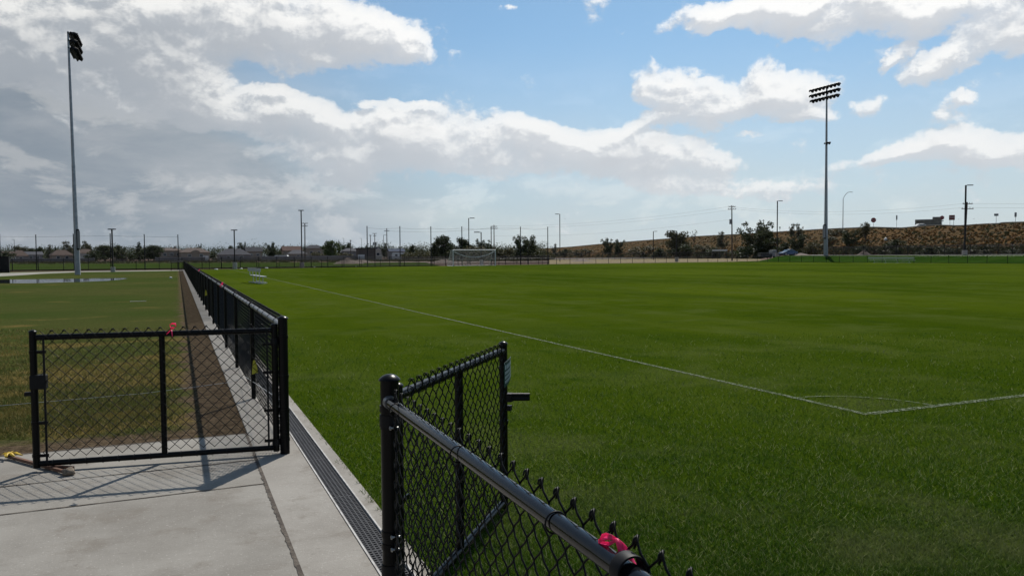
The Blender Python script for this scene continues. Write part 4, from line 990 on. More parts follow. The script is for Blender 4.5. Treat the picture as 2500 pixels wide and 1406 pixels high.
def template(key, kind, m, seed, dens=1.0, leaf=.028):
    rng = np.random.default_rng(seed); r = random.Random(seed); root = thing('tree' if kind != 'bush' else 'bush', 'x y z w', 'tree'); bl = []; tr = MB()
    if kind == 'round':
        tr.tube([(0,0,-.02),(0,0,.22),(.02,0,.5)], [.035,.028,.016], 8)
        for i in range(26):
            an = r.random()*2*PI; rad = r.uniform(0,.38); z = r.uniform(.22,.86); k = 1-abs(z-.52)/.62; x, y = math.cos(an)*rad*k*1.15, math.sin(an)*rad*k*1.15
            s = r.uniform(.10,.19); bl.append((x,y,z,s,s,s*.8)); tr.tube([(0,0,.2+.3*r.random()),(x*.6,y*.6,z*.85),(x,y,z)], [.014,.008,.003], 5)
        n = 3600
    elif kind == 'poplar':
        tr.tube([(0,0,-.02),(0,0,.9)], [.03,.006], 7)
        for i in range(13): z = .12+.82*i/13; s = .10*(1-.5*z)+.02; bl.append((r.uniform(-.06,.06),r.uniform(-.06,.06),z,s*1.3,s*1.3,s*1.3))
        n = 1500
    elif kind == 'conifer':
        tr.tube([(0,0,-.02),(0,0,.95)], [.03,.004], 7)
        for i in range(22): z = .1+.88*i/22; w_ = .28*(1-z)+.02; an = i*2.4; bl.append((math.cos(an)*w_*.6,math.sin(an)*w_*.6,z,w_*.6,w_*.6,.035))
        n = 1800
    elif kind == 'open':
        tr.tube([(0,0,-.02),(.02,0,.3)], [.03,.022], 7)
        for i in range(26):
            an = i*2.1+r.random(); z = r.uniform(.26,.95); rad = r.uniform(.05,.38)*(1.15-.6*abs(z-.6)); x, y = math.cos(an)*rad, math.sin(an)*rad
            tr.tube([(0,0,r.uniform(.15,.35)),(x*.45,y*.45,z*.7),(x,y,z)], [.014,.009,.003], 5); s = r.uniform(.07,.125); bl += [(x,y,z,s,s,s),(x*.6,y*.6,z*.82,s*1.15,s*1.15,s)]
        n = 3000; leaf *= .85
    elif kind == 'bare':
        tr.tube([(0,0,0),(.02,0,.3)], [.03,.02], 6)
        for i in range(11):
            an = i*2.3; z = r.uniform(.6,1); rad = r.uniform(.1,.35); x, y = math.cos(an)*rad, math.sin(an)*rad; tr.tube([(0,0,.25),(x*.5,y*.5,z*.65),(x,y,z)], [.012,.007,.003], 5)
            tr.tube([(x*.5,y*.5,z*.65),(x*.9,y*.6,z*.9)], [.006,.002], 4); bl.append((x,y,z,.05,.05,.05))
        n = 120
    else:
        tr.tube([(0,0,-.05),(0,0,.3)], [.05,.02], 6)
        for i in range(15):
            an = r.random()*2*PI; rad = r.uniform(0,.42); z = r.uniform(.15,.72)*(1-.5*rad); s = r.uniform(.14,.24); bl.append((math.cos(an)*rad,math.sin(an)*rad,z,s,s,s*.9))
        n = 1500; leaf *= 1.25
    V_, F_, A_ = leafcloud(rng, bl, int(n*dens), leaf); V_[:, 2] = np.maximum(V_[:, 2], -.02)
    npmesh('crown' if kind != 'bush' else 'foliage', V_, F_, m, root, attr=A_); tr.build('trunk' if kind != 'bush' else 'stem', BARK, root, True)
    TEMPL[key] = [root, False]
template('roundD', 'round', LG, 1); template('roundD2', 'round', LG, 12); template('roundB', 'round', LB, 2); template('roundO', 'round', LO, 3); template('pop', 'poplar', LG, 4); template('con', 'conifer', LG, 5)
template('open', 'open', LO, 6); template('openD', 'open', LG, 7, 1.3); template('openG', 'open', LGY, 8); template('bare', 'bare', LO, 9); template('bush', 'bush', LG, 10); template('bushO', 'bush', LO, 11); template('bushDry', 'bush', LDRY, 13); template('popO', 'poplar', LO, 14)
trn = random.Random(77)
def tree(key, lab, px, py, wpx, Z, group, pos=None, zb=None):
    q = W(px, Z) if pos is None else pos; zb = TH(q[0], q[1]) if zb is None else zb
    H = (ztop(px, py, Z)-zb)*1.05; wd = wpx*1.38*Z/F
    nat = {'pop': .30, 'popO': .30, 'con': .55, 'bush': 1.05, 'bushO': 1.05, 'bushDry': 1.05, 'bare': .7}.get(key, .86)
    s = (wd/nat, wd/nat, H); loc = (q[0], q[1], zb); rz = trn.random()*6.28; T = TEMPL[key]
    if not T[1]: T[1] = True; o = T[0]; o.location = loc; o.rotation_euler = (0,0,rz); o.scale = s; o['label'] = lab; o['group'] = group
    else: o = dup(T[0], loc, rz, lab, group, s)
    b = 'bush' in key; o.name = 'bush' if b else 'tree'; o['category'] = 'bush' if b else 'tree'
GL = 'trees among the houses'; GM = 'trees behind the goal'; GR = 'trees and bushes on the highway bank'
for a in [('bush','dark low bush at the far left edge before the yellow gabled house',16,609,34,330),('roundO','pale olive round tree above the brown roofed house at far left',50,600,27,400),('roundD','small dark tree behind the grey roofed house left of the first net pole',77,606,22,430),
 ('pop','slim dark tree just right of the net pole at far left',99,602,10,420),('roundD2','small dark round tree right of the slim tree at far left',92,606,16,440),('openG','grey green tree between the far left houses',121,599,15,430),('con','dark pointed tree between the far left houses',136,600,11,430),
 ('con','dark pointed tree left of the left floodlight',156,600,13,380),('openG','tall pale open tree left of the left floodlight',167,591,24,400),('openG','pale open tree right behind the left floodlight boxes',204,590,14,400),('roundO','olive round tree above the white garage house',216,594,18,420),
 ('roundD','large dark round tree left of the stub lamp post',256,598,44,330),('bush','dark spreading bush at the foot of the stub lamp post',232,610,36,320),('roundD2','dark tree right behind the stub lamp post',284,599,26,350),('openD','dark scruffy tree right of the stub lamp post',298,603,20,360),
 ('con','dark pointed tree with wide skirt left of the beige houses',340,591,24,340),('bush','dark bush under the wide pointed tree',318,612,24,330),('roundD','broad dark green tree touching the beige house wall',376,598,40,320),('roundD2','dark tree behind the broad green tree',362,603,26,340),
 ('openD','thin dark tree above the beige house roof',486,596,11,460),('bush','dark bush between the beige house and the grey roofs',522,612,28,370),('roundD','small dark tree left of the stub lamp post behind the grey roof',564,599,13,460),('openG','grey green open tree behind the long grey roof',583,594,14,460),('openD','dark round-topped tree behind the long grey roof',593,592,14,460),
 ('con','dark pointed tree behind the dark brown roof',619,598,10,470),('openD','tall open dark tree between the grey roofs and the red brown roof',664,592,24,390),('bush','low dark bush right of the tall open tree',683,610,22,390),('openD','dark open tree at the left of the red brown roof',694,599,14,430),
 ('roundB','bright green tree touching the brick shed side',809,583,33,340),('con','dark pointed tree right of the bright green tree',828,588,12,360),('openD','dark low-topped tree between the pointed tree and the sheds',848,593,28,400),('bushO','olive low bush under the dark roofed house',772,611,38,360),('bushO','olive bush left of the brick shed',835,613,34,350),
 ('openG','bare-looking grey tree behind the utility pole with one crossarm',939,596,14,330),('openD','dark tree behind the brick shed roof',903,599,16,400)]: tree(*a, GL)
for a in [('pop','small dark pointed tree right of the white caravan',1006,598,14,300),('bush','dark green bush left of the goal',998,607,26,300),('bush','long dark hedge-like bush beyond the third net pole',1028,602,34,290),('roundD','large dark tree left of the goal',1083,575,46,255),('roundD2','smaller dark tree behind the left part of the goal',1062,590,30,260),
 ('roundD2','large dark tree above the left part of the goal',1130,580,36,255),('bush','dark bush behind the goal net',1108,598,44,250),('bushO','olive bush above the goal crossbar middle',1160,590,50,250),('openD','dark open tree above the goal crossbar',1180,585,30,258),('bush','dark bush above the right goal half',1205,596,44,250),
 ('bushO','olive green bush right of the goal top',1235,596,44,250),('openD','tall scraggly dark tree behind the sixth net pole',1271,575,30,245),('openD','tall scraggly dark tree right of the sixth net pole',1295,576,34,250),('bush','dark bush under the two scraggly trees',1284,600,60,245),('bush','small dark bush right of the scraggly trees',1314,606,30,260),
 ('openG','small bushy tree left of the lamp post right of the goal',1355,597,14,330)]: tree(*a, GM)
def on_bank(key, lab, px, py, wpx, t_):
    q = slope_pt(px, t_); Z = (q-Vector((0,0,CAMH))).dot(fwd); tree(key, lab, px, py, wpx, Z, GR, pos=q, zb=q.z-.3)
for a in [('openD','dark tree on the bank left of two bushy ones',1484,582,26,.05),('openD','dark tree on the bank right beside its twin',1510,585,24,.06),('roundO','tall round olive tree behind the left-armed stub lamp post',1650,562,46,.0),('bush','wide dark bush under the tall round olive tree',1672,590,52,.05),
 ('bare','leafless little tree on the bank skyline',1694,563,16,.5),('openG','grey green small tree left of the wooden utility pole',1762,568,26,.3),('openD','big scraggly dark tree with a hollow crown before the bank',1846,540,62,.05),('roundD','dark dense lower tree joined to the scraggly tree',1868,562,56,.05),('bush','very dark bush below the big scraggly tree',1856,580,80,.0),
 ('openG','pale feathery small tree left of the right floodlight on the skyline',1933,548,14,.6),('openG','taller pale feathery small tree left of the right floodlight',1950,548,17,.55),('openD','dark tree below the two feathery trees',1948,572,36,.15),('bush','dark bush left of the right floodlight base',1918,585,44,.05),
 ('openD','dark leafy tree right of the right floodlight',2072,563,36,.25),('open','small tree with a bare forked trunk below the left octagonal sign',2112,547,28,.45),('bushO','olive bush on the skyline right of the floodlight',2042,555,44,.75),('bushO','olive bush below the highway lamp',2020,572,40,.4),
 ('bush','dark low bush at the bank foot below the forked tree',2108,592,46,.0),('bush','dark bush at the bank foot right of the gravel pile',2190,600,36,.0),('bush','dark bush at the bank foot below the panelled structure',2270,597,56,.0),('bush','dark bush at the bank foot left of the edge lamp post',2320,602,44,.0),('bushO','olive bush at the bank foot under the right edge poles',2390,605,50,.0),
 ('bush','dark bush at the bank foot at the right edge',2480,606,50,.0),('bush','small dark bush low on the left bank end',1380,604,30,.1),('bushO','olive bush low on the left bank beside the lamp post',1420,603,40,.1),('bushO','wide olive bush on the bank between two lamp posts',1570,594,60,.1),('bush','dark bush right of the right-armed lamp post',1610,600,40,.0),
 ('bushO','olive bush on the bank right of the leafless tree',1715,590,44,.15),('bush','dark bush left of the wooden utility pole',1745,598,50,.0),('bush','dark bush right of the wooden utility pole',1810,594,50,.0),('bushO','tan olive bush on the bank mid height left of the floodlight',1985,585,44,.1),('bush','dark rocky-looking bush on the slope below the narrow sign',2185,580,40,.2)]: on_bank(*a)
for k_, T in TEMPL.items():
    if not T[1]:
        for ch in list(T[0].children): bpy.data.objects.remove(ch)
        bpy.data.objects.remove(T[0])
# brush cover of the bank: nobody could count it
rg = np.random.default_rng(5); rr_ = random.Random(8); Vs = []; As = []; ctr = []
for i in range(5600):
    px = rr_.uniform(1330, 2560); low = i > 4600; t_ = rr_.random()*.16 if low else rr_.random()**1.1*.97; q = slope_pt(px, t_)
    s = rr_.uniform(.15, .5)*(2.2 if rr_.random() < .07 else 1); ctr.append((q.x, q.y, q.z, s*(2.6 if low else .85), (.56+.44*rr_.random()) if low else rr_.random()**1.5))
ctr = np.array(ctr)
def brush_mesh(name, sel, m, n):
    c = ctr[sel]; k = len(c); B = np.repeat(c, n, 0); v = rg.normal(size=(k*n, 3)); v[:, 2] = np.abs(v[:, 2]); v /= np.linalg.norm(v, axis=1, keepdims=True)
    p = B[:, :3]+v*B[:, 3:4]*np.array([1.1,1.1,.8])*rg.random((k*n,1))**.5; a = rg.normal(size=(k*n, 3)); a /= np.linalg.norm(a, axis=1, keepdims=True); b_ = np.cross(a, rg.normal(size=(k*n, 3))); b_ /= np.linalg.norm(b_, axis=1, keepdims=True)
    s = .16*(1+.9*(B[:, 3:4] > 1.15))*(.6+rg.random((k*n,1))); V_ = np.stack([p-a*s, p+b_*s*.5, p+a*s, p-b_*s*.5], 1).reshape(-1,3); return npmesh(name, V_, np.arange(k*n*4).reshape(-1,4), m, attr=np.repeat(rg.random(k*n), 4))
fr = ctr[:, 4]
for nm, sel, m, lab in (('dry_brush', fr < .45, LDRY, 'dry orange brown weeds covering the highway bank'), ('brush', (fr >= .45) & (fr < .75), LO, 'olive scrub scattered over the highway bank'), ('scrub', fr >= .75, LG, 'dark green scrub patches on the highway bank')):
    o = brush_mesh(nm, sel, m, 26); o['kind'] = 'stuff'; tag(o, lab, 'brush')
for nm, m, lab, X0, X1, Z0, Z1, nn_, hs in (('far_woodland', LG, 'far-off dark line of trees behind the houses', -60, 1330, 460, 560, 1700, 6.3), ('hedge_growth', LO, 'tangled dark greenery growing behind the goal and the net poles', 990, 1345, 262, 285, 420, 1.9)):
    ctr = []
    for i in range(nn_):
        px = rr_.uniform(X0, X1); q = W(px, rr_.uniform(Z0, Z1)); hh = (1+.5*mnoise.noise(Vector((px*.02, 0, 3))))*hs; ctr.append((q.x, q.y, rr_.random()*hh*.9, hh*rr_.uniform(.6, 1.1), rr_.random()))
    ctr = np.array(ctr); o = brush_mesh(nm, ctr[:, 4] >= 0, m, 70); me_ = o.data; co = np.empty(len(me_.vertices)*3, dtype=np.float32); me_.vertices.foreach_get('co', co); o['kind'] = 'stuff'; tag(o, lab, 'trees')
# weedy strip in front of the houses
ctr = np.array([(*W(rr_.uniform(-40, 1320), rr_.uniform(215, 300)), rr_.uniform(.4, 1.1), rr_.random()) for i in range(1300)])
o = brush_mesh('weeds', ctr[:, 4] >= 0, LO, 26); o['kind'] = 'stuff'; tag(o, 'low weeds and scrub in front of the houses', 'weeds')

# ------------------------------------------------------------------ houses
def colm(n, c): return mat(n, c, .85, spec=.12, var=tuple(x*.85 for x in c), scale=.4)
WB = colm('beige_siding', (.30,.25,.20)); WY = colm('pale_yellow_siding', (.42,.38,.24)); WW = colm('off_white_siding', (.45,.42,.38)); WG = colm('grey_siding', (.22,.21,.21)); WBR = colm('brown_brick', (.12,.10,.09))
RB = colm('brown_shingle', (.085,.06,.05)); RG = colm('grey_shingle', (.075,.075,.085)); RD = colm('dark_shingle', (.035,.037,.045)); RR = colm('red_brown_shingle', (.095,.056,.046)); RBE = colm('tan_shingle', (.115,.088,.075)); RBL = colm('blue_grey_roof', (.035,.05,.085))
GLS = mat('dark_window_glass', (.03,.035,.045), .1); WFR = mat('white_window_frame', (.55,.54,.52), .6)
def house(lab, px0, px1, pyt, pye, Z, wm, rm, kind='gable', wins=2, door=None, chim=False, yaw=.12, depth=9, dormer=False):
    pc = (px0+px1)/2; q = W(pc, Z); wd = (px1-px0)*Z/F*.96; zt = ztop(pc, pyt, Z); ze = ztop(pc, pye, Z)
    h = thing('house', lab, 'house', (q.x, q.y, 0), -YAW-math.atan((pc-1250)/F)*1+yaw, 'houses beyond the field'); x = wd/2; y = depth
    MB().box((0, y/2, ze/2-.2), (wd, y, ze+.4)).build('wall', wm, h)
    rf = MB(); e = .5; t_ = .18
    if kind == 'gable':     # ridge along x
        rf.add([(-x-e,-e,ze),(x+e,-e,ze),(x+e,y+e,ze),(-x-e,y+e,ze),(-x-e,y/2,zt),(x+e,y/2,zt)], [(0,1,5,4),(2,3,4,5),(0,4,3),(1,2,5),(3,2,1,0)])
    elif kind == 'front':   # gable faces the viewer
        rf.add([(-x-e,-e,ze),(x+e,-e,ze),(x+e,y+e,ze),(-x-e,y+e,ze),(0,-e,zt),(0,y+e,zt)], [(0,4,5,3),(1,2,5,4),(2,3,5),(3,2,1,0)])
        g = MB(); g.add([(-x,-.02,ze),(x,-.02,ze),(0,-.02,zt-.35),(-x,.1,ze),(x,.1,ze),(0,.1,zt-.35)], [(0,1,2),(5,4,3),(0,3,4,1),(1,4,5,2),(2,5,3,0)]); 
        g.v = [(a, b_-e-.04, c) for a, b_, c in g.v]; g.build('gable_wall', wm, h)
    elif kind == 'hip':
        i_ = min(x*.55, 4.5); rf.add([(-x-e,-e,ze),(x+e,-e,ze),(x+e,y+e,ze),(-x-e,y+e,ze),(-x+i_,y/2,zt),(x-i_,y/2,zt)], [(0,1,5,4),(2,3,4,5),(0,4,3),(1,2,5),(3,2,1,0)])
    else: rf.box((0, y/2, ze+.12), (wd+1.2, y+1.2, .3))
    r_ = rf.build('roof', rm, h)
    if chim: MB().box((x*.4, y*.45, zt+.1), (.8,.8,1.3)).build('chimney', wm, r_)
    for i in range(wins):
        wx = -x+wd*(i+.7)/(wins+.4); wz = ze*.62; fr_ = MB(); fr_.box((wx, -.03, wz), (1.5, .1, 1.35)); f_ = fr_.build('window', WFR, h); MB().box((wx, -.09, wz), (1.25,.06,1.1)).build('pane', GLS, f_)
    if door is not None: MB().box((door*x, -.04, 1.15), (2.6,.12,2.3)).build('garage_door', WFR, h)
    if dormer:
        d_ = MB(); pts = [(-1.8,ze)]+[(1.8*math.cos(PI-PI*k/10), ze+1.0*math.sin(PI*k/10)) for k in range(11)]+[(1.8,ze)]
        k = len(pts); d_.add([(a,-.6,b_) for a, b_ in pts]+[(a,y*.3,b_) for a, b_ in pts], [tuple(range(k)), tuple(range(k,2*k))[::-1]]+[(i,k+i,k+(i+1)%k,(i+1)%k) for i in range(k)]); d_.build('dormer', wm, r_)
    return h
house('pale yellow gabled house at the left edge', -10, 9, 612, 622, 330, WY, RB, 'front', 1)
house('low house with brown roof and white gable at far left', 8, 34, 614, 623, 335, WB, RB, 'gable', 1, .6)
house('house with dark brown roof left of the first net pole', 36, 66, 611, 625, 340, WG, RB, 'hip', 1)
house('grey house behind the first net pole', 66, 102, 614, 622, 345, WG, RG, 'gable', 2)
house('brown roofed house left of the left floodlight', 130, 176, 610, 623, 350, WB, RB, 'hip', 2)
house('house with a pale garage right of the left floodlight', 194, 230, 608, 618, 350, WW, RB, 'hip', 1, .5)
house('tan roofed house between the dark trees', 284, 310, 612, 622, 360, WB, RBE, 'hip', 1)
house('long beige house with tan roof by the end of the long fence', 392, 446, 605, 612, 350, WB, RBE, 'hip', 3, None, True)
house('beige house with an arched dormer and hipped roof', 444, 511, 605, 616, 345, WB, RBE, 'hip', 2, .7, False, .12, 11, True)
house('low house under a long grey roof left of the stub lamp post', 536, 612, 607, 622, 360, WG, RG, 'hip', 2)
house('house with dark ridge roof right of the stub lamp post', 603, 640, 603, 614, 385, WB, RD, 'gable', 2)
house('house with red brown roof', 692, 738, 601, 612, 400, WB, RR, 'gable', 1)
house('low house with grey brown roof before the red brown roof', 706, 750, 610, 620, 370, WB, RG, 'hip', 1)
house('large house with dark flat-topped roof right of the tall lamp post', 747, 792, 598, 606, 400, WB, RD, 'hip', 2)
house('brown brick shed with a dark flat roof', 875, 918, 607, 607, 300, WBR, RD, 'flat', 0, -.7)
house('low grey house left of the brick shed', 838, 877, 606, 613, 360, WG, RG, 'hip', 1)
house('house with white gable right of the brick shed', 912, 934, 602, 612, 340, WW, RD, 'front', 1)
house('long low building with a blue grey roof', 951, 988, 607, 614, 370, WG, RBL, 'gable', 0)
# low walls and sheds seen before the houses
def wall(lab, px0, px1, Z, h, m): 
    a = W(px0, Z); b_ = W(px1, Z); d = b_-a; mb = MB(); mb.box(((a.x+b_.x)/2, (a.y+b_.y)/2, h/2), (d.length, .2, h), math.atan2(d.y, d.x)); k = MB(); n = int(d.length/6)
    root = thing('garden_wall', lab, 'wall'); mb.build('panel', m, root)
    for i in range(n+1): p = a+d*i/n; k.box((p.x, p.y, h/2+.05), (.35,.35,h+.15))
    k.build('pillars', m, root)
wall('long pale garden wall below the beige houses', 380, 500, 300, 1.7, WG); wall('low grey garden wall before the red brown roof', 640, 880, 305, 1.9, WG); wall('low grey garden wall behind the left picket fence', 20, 230, 300, 1.5, WG)
# small white structures
def van(lab, px, Z, w_, h_):
    q = W(px, Z); v = thing('caravan', lab, 'caravan', (q.x, q.y, 0), -YAW)
    pr = [(-w_/2,.5),(-w_/2,h_*.8),(-w_/2+.4,h_),(w_/2-1.2,h_),(w_/2,h_*.55),(w_/2,.5)]; k = len(pr); mb = MB(); mb.add([(a,-1.2,b_) for a, b_ in pr]+[(a,1.2,b_) for a, b_ in pr], [tuple(range(k)), tuple(range(k,2*k))[::-1]]+[(i,k+i,k+(i+1)%k,(i+1)%k) for i in range(k)]); mb.build('body', WHITEP, v)
    for x in (-w_*.25, w_*.25): MB().cyl((x,-1.25,.4), (x,-1.05,.4), .4, n=16).build('wheel', BLACKD, v, True)
    for x in (-w_*.2, w_*.15): MB().box((x,-1.22,h_*.65), (w_*.16,.06,h_*.22)).build('window', GLS, v)
van('white caravan parked left of the second net pole', 976, 300, 5.8, 3.0); van('pale low caravan between the tall tree and the red brown roof', 690, 330, 6.5, 2.3)
# dumpster-like dark enclosure at left edge
q = G(-2, 666); e_ = thing('equipment_box', 'black screened equipment box at the left edge before the picket fence', 'equipment box', (q.x-1.2, q.y+.8, 0), .1)
MB().box((0,0,.95), (4.0,1.6,1.6)).build('body', BLACKD, e_); MB().box((0,0,1.78), (4.1,1.7,.06)).build('lid', BLACK, e_); MB().box((0,0,.08), (4.1,1.7,.1)).build('base_frame', BLACK, e_)
for x in (-2.0, 2.0): MB().box((x,-.8,.95), (.08,.08,1.7)).build('post', BLACK, e_)

# ------------------------------------------------------------------ vehicles
CARB = mat('blue_grey_car_paint', (.06,.085,.14), .25, .4, spec=.6); TYRE = mat('black_tyre', (.012,.012,.012), .8); CGL = mat('car_glass', (.05,.065,.08), .05, spec=.8); RIM = mat('alloy_rim', (.4,.4,.42), .3, .8)
LITE = mat('headlamp_glass', (.7,.72,.75), .15)
def loft(mb, secs):
    b0 = len(mb.v); n = len(secs[0])
    for s in secs: mb.v += [tuple(p) for p in s]
    for i in range(len(secs)-1):
        for j in range(n-1): mb.f.append((b0+i*n+j, b0+i*n+j+1, b0+(i+1)*n+j+1, b0+(i+1)*n+j))
    mb.f.append(tuple(b0+j for j in range(n))[::-1]); mb.f.append(tuple(b0+(len(secs)-1)*n+j for j in range(n)))
def car(lab, loc, rz):
    c = thing('parked_car', lab, 'car', loc, rz); bd = MB(); S = []
    for (x, w_, zt, zb) in ((-2.2,.70,.62,.38),(-2.1,.80,.82,.28),(-1.5,.88,.90,.24),(-.6,.90,.93,.24),(.6,.90,.92,.24),(1.3,.88,.82,.24),(1.95,.82,.70,.26),(2.2,.68,.52,.36)):
        S.append([(x,-w_,zb),(x,-w_,zt-.16),(x,-w_*.93,zt),(x,0,zt+.03),(x,w_*.93,zt),(x,w_,zt-.16),(x,w_,zb)])
    loft(bd, S); bd.build('body', CARB, c, True)
    cb = MB(); S = []
    for (x, w_, zt) in ((-1.85,.70,.90),(-1.15,.66,1.34),(-.2,.64,1.43),(.35,.64,1.38),(1.15,.74,.90)): S.append([(x,-w_-.08,.86),(x,-w_,zt-.05),(x,0,zt),(x,w_,zt-.05),(x,w_+.08,.86)])
    loft(cb, S); cb.build('cabin_glass', CGL, c, True)
    rf = MB(); S = []
    for (x, w_, zt) in ((-1.2,.62,1.345),(-.2,.62,1.455),(.38,.60,1.39)): S.append([(x,-w_-.03,zt-.05),(x,0,zt+.02),(x,w_+.03,zt-.05),(x,w_,zt-.07),(x,-w_,zt-.07)])
    loft(rf, S); rf.build('roof', CARB, c, True)
    for x in (-1.35, 1.35):
        for y_ in (-.82, .82):
            w = MB(); w.cyl((x,y_-.11,.33), (x,y_+.11,.33), .33, n=22); w = w.build('wheel', TYRE, c, True); MB().cyl((x,y_-.12,.33), (x,y_+.12,.33), .2, n=14).build('rim', RIM, w, True)
    for y_ in (-.62, .62): MB().box((2.08,y_,.60), (.12,.34,.13)).build('headlight', LITE, c)
    for s in (-1, 1): MB().box((.65, s*.98, .95), (.12,.18,.12)).build('mirror', CARB, c)
    return c
Zc_ = 176; q = W(1924, Zc_); car('blue grey parked car with sunlit windscreen on the lot', (q.x, q.y, TH(q.x, q.y)+.02), PI-YAW+.35)
q = W(1879, 186); tz = TH(q.x, q.y); tk = thing('flatbed_truck', 'dark parked truck with a pale cab beside the blue grey car', 'truck', (q.x, q.y, tz), -YAW+.1)
DK = mat('dark_truck_paint', (.03,.032,.035), .5); CABM = mat('dull_silver_cab_paint', (.20,.21,.22), .45, .2)
MB().box((-1.2,0,.75), (2.8,1.9,.5)).build('bed', DK, tk); MB().box((-1.2,0,1.25), (2.8,1.9,.08)).build('rack', CABM, tk)
cb = MB(); loft(cb, [[(x,-w_,.5),(x,-w_,zt-.1),(x,-w_*.9,zt),(x,w_*.9,zt),(x,w_,zt-.1),(x,w_,.5)] for x, w_, zt in ((.25,.95,1.95),(1.25,.95,1.98),(1.6,.95,1.25),(2.3,.9,1.15))]); cb.build('cab', CABM, tk, True)
for s in (-1, 1): MB().box((.8, s*.955, 1.5), (.75,.03,.5)).build('window', CGL, tk)
for x in (-1.8,-.2,1.6):
    for y_ in (-.85,.85): MB().cyl((x,y_-.12,.4), (x,y_+.12,.4), .4, n=18).build('wheel', TYRE, tk, True)
# trailer-like pale beam on the bank foot
q = W(1757, 236); tb = thing('bleacher_bench', 'pale horizontal beam on dark supports left of the wooden utility pole', 'bench', (q.x, q.y, .2), -YAW)
MB().box((0,0,2.6), (4.6,.4,.45)).build('beam', ALU, tb)
for x in (-2.1, 0, 2.1): MB().box((x,.1,1.2), (.16,.3,2.4)).build('leg', BLACKD, tb)
# ------------------------------------------------------------------ highway signs
SR = mat('red_sign_face', (.17,.02,.025), .6, spec=.1); SW = mat('white_sign_letters', (.55,.5,.5), .5); SBK = mat('grey_sign_back', (.13,.14,.15), .5, .3); SRR = mat('dull_red_sign_panel', (.15,.045,.04), .7, spec=.1)
def text(body, size, m, parent, loc, ext=.004, name='lettering'):
    cu = bpy.data.curves.new(name, 'FONT'); cu.body = body; cu.size = size; cu.align_x = 'CENTER'; cu.align_y = 'CENTER'; cu.extrude = ext; cu.space_line = .85
    o = bpy.data.objects.new(name, cu); col.objects.link(o); dg = bpy.context.evaluated_depsgraph_get(); me = bpy.data.meshes.new_from_object(o.evaluated_get(dg)); bpy.data.objects.remove(o)
    me.materials.clear(); me.materials.append(m); o = bpy.data.objects.new(name, me); col.objects.link(o); o.parent = parent; o.location = loc; o.rotation_euler = (PI/2, 0, 0); return o
def sign(lab, px, pyt, pyb, kind, wpx, hpx, posts=1):
    Z = crestZ(px)+2; q = W(px, Z); zt = ztop(px, pyt, Z); zb = ztop(px, pyb, Z)-1.0; s = thing('road_sign', lab, 'road sign', (q.x, q.y, zb), -YAW-math.atan((px-1250)/F)*.8)
    w_ = wpx*Z/F; h_ = hpx*Z/F; H = zt-zb; cz = H-h_/2
    for x in ([0] if posts == 1 else [-w_*.32, w_*.32]): MB().cyl((x,.06,0), (x,.06,H-.05), .045, n=6).build('post', SBK, s)
    pl = MB()
    def ngon(n, rad, y0, y1, ph=0): k = n; pts = [(rad*math.cos(2*PI*i/n+ph), rad*math.sin(2*PI*i/n+ph)+cz) for i in range(n)]; return [(a,y0,b_) for a, b_ in pts]+[(a,y1,b_) for a, b_ in pts], [tuple(range(k)), tuple(range(k,2*k))[::-1]]+[(i,k+i,k+(i+1)%k,(i+1)%k) for i in range(k)]
    if kind in ('stop', 'stop2'):
        v, f = ngon(8, w_*.54, -.02, .02, PI/8); pl.add(v, f); o = pl.build('plate', SR, s); rim = MB(); v, f = ngon(8, w_*.56, -.012, .012, PI/8); rim.add(v, f); rim.build('border', SW, s)
        text('STOP', w_*.36, SW, o, (0, -.03, cz))
        if kind == 'stop2': MB().box((0,-.01,cz-h_*.78), (w_*.75,.04,h_*.22)).build('small_plate', SBK, s)
    elif kind == 'panel':
        pl.box((0,0,cz), (w_,.04,h_)); o = pl.build('plate', SRR, s); text('WRONG\nWAY', w_*.24, SW, o, (0, -.03, cz))
    else: pl.box((0,0,cz), (w_,.05,h_)); pl.build('plate', SBK, s)
    return s
sign('red octagonal stop sign on the bank, left of the narrow sign', 2131.5, 532.5, 553, 'stop', 11, 10.5)
sign('red octagonal stop sign with a small plate below, right of the panelled structure', 2298.5, 527, 550, 'stop2', 9, 9.5)
sign('square dull red sign on two posts right of the second stop sign', 2322.5, 525.5, 551, 'panel', 12.5, 12, 2)
sign('narrow dark upright sign on the bank between the stop sign and the panelled structure', 2188, 526, 555, 'back', 3, 11)
sign('small wide grey sign back near the right edge', 2430.5, 522, 545, 'back', 9, 5.5)
sign('narrow grey upright sign back at the right edge', 2477.5, 519, 542, 'back', 4.5, 11)
sign('tiny dark sign right of the lamp post behind the car', 1903.5, 553.5, 565, 'back', 2.5, 5)
# weathered panelled structure
Z = crestZ(2265)+12; q = W(2265, Z); zb = ztop(2265, 551, Z)-1.5; ps = thing('panelled_structure', 'weathered grey panelled structure standing on top of the bank', 'structure', (q.x, q.y, zb), -YAW-.5)
PNL = mat('weathered_grey_planks', (.10,.095,.07), .85, var=(.19,.18,.14), scale=1.4); u_ = Z/F
H0 = ztop(2265, 537, Z)-zb; H1 = ztop(2280, 531.5, Z)-zb; x0 = -28*u_; xm = 9*u_; x1 = 28*u_
MB().box(((x0+xm)/2,0,H0/2), (xm-x0,1.5,H0)).build('low_panel', PNL, ps); MB().box(((xm+x1)/2,0,H1/2), (x1-xm,1.6,H1)).build('high_panel', PNL, ps)
fr_ = MB()
for i in range(13): x = x0+(x1-x0)*i/12; hh = H0 if x < xm else H1; fr_.box((x,-.83,hh/2), (.10,.08,hh))
fr_.box(((x0+xm)/2,-.84,H0), (xm-x0,.14,.22)); fr_.box(((xm+x1)/2,-.85,H1), (x1-xm,.14,.22)); fr_.box((0,-.85,H0*.62), (x1-x0,.08,.12)); fr_.build('ribs', SBK, ps)
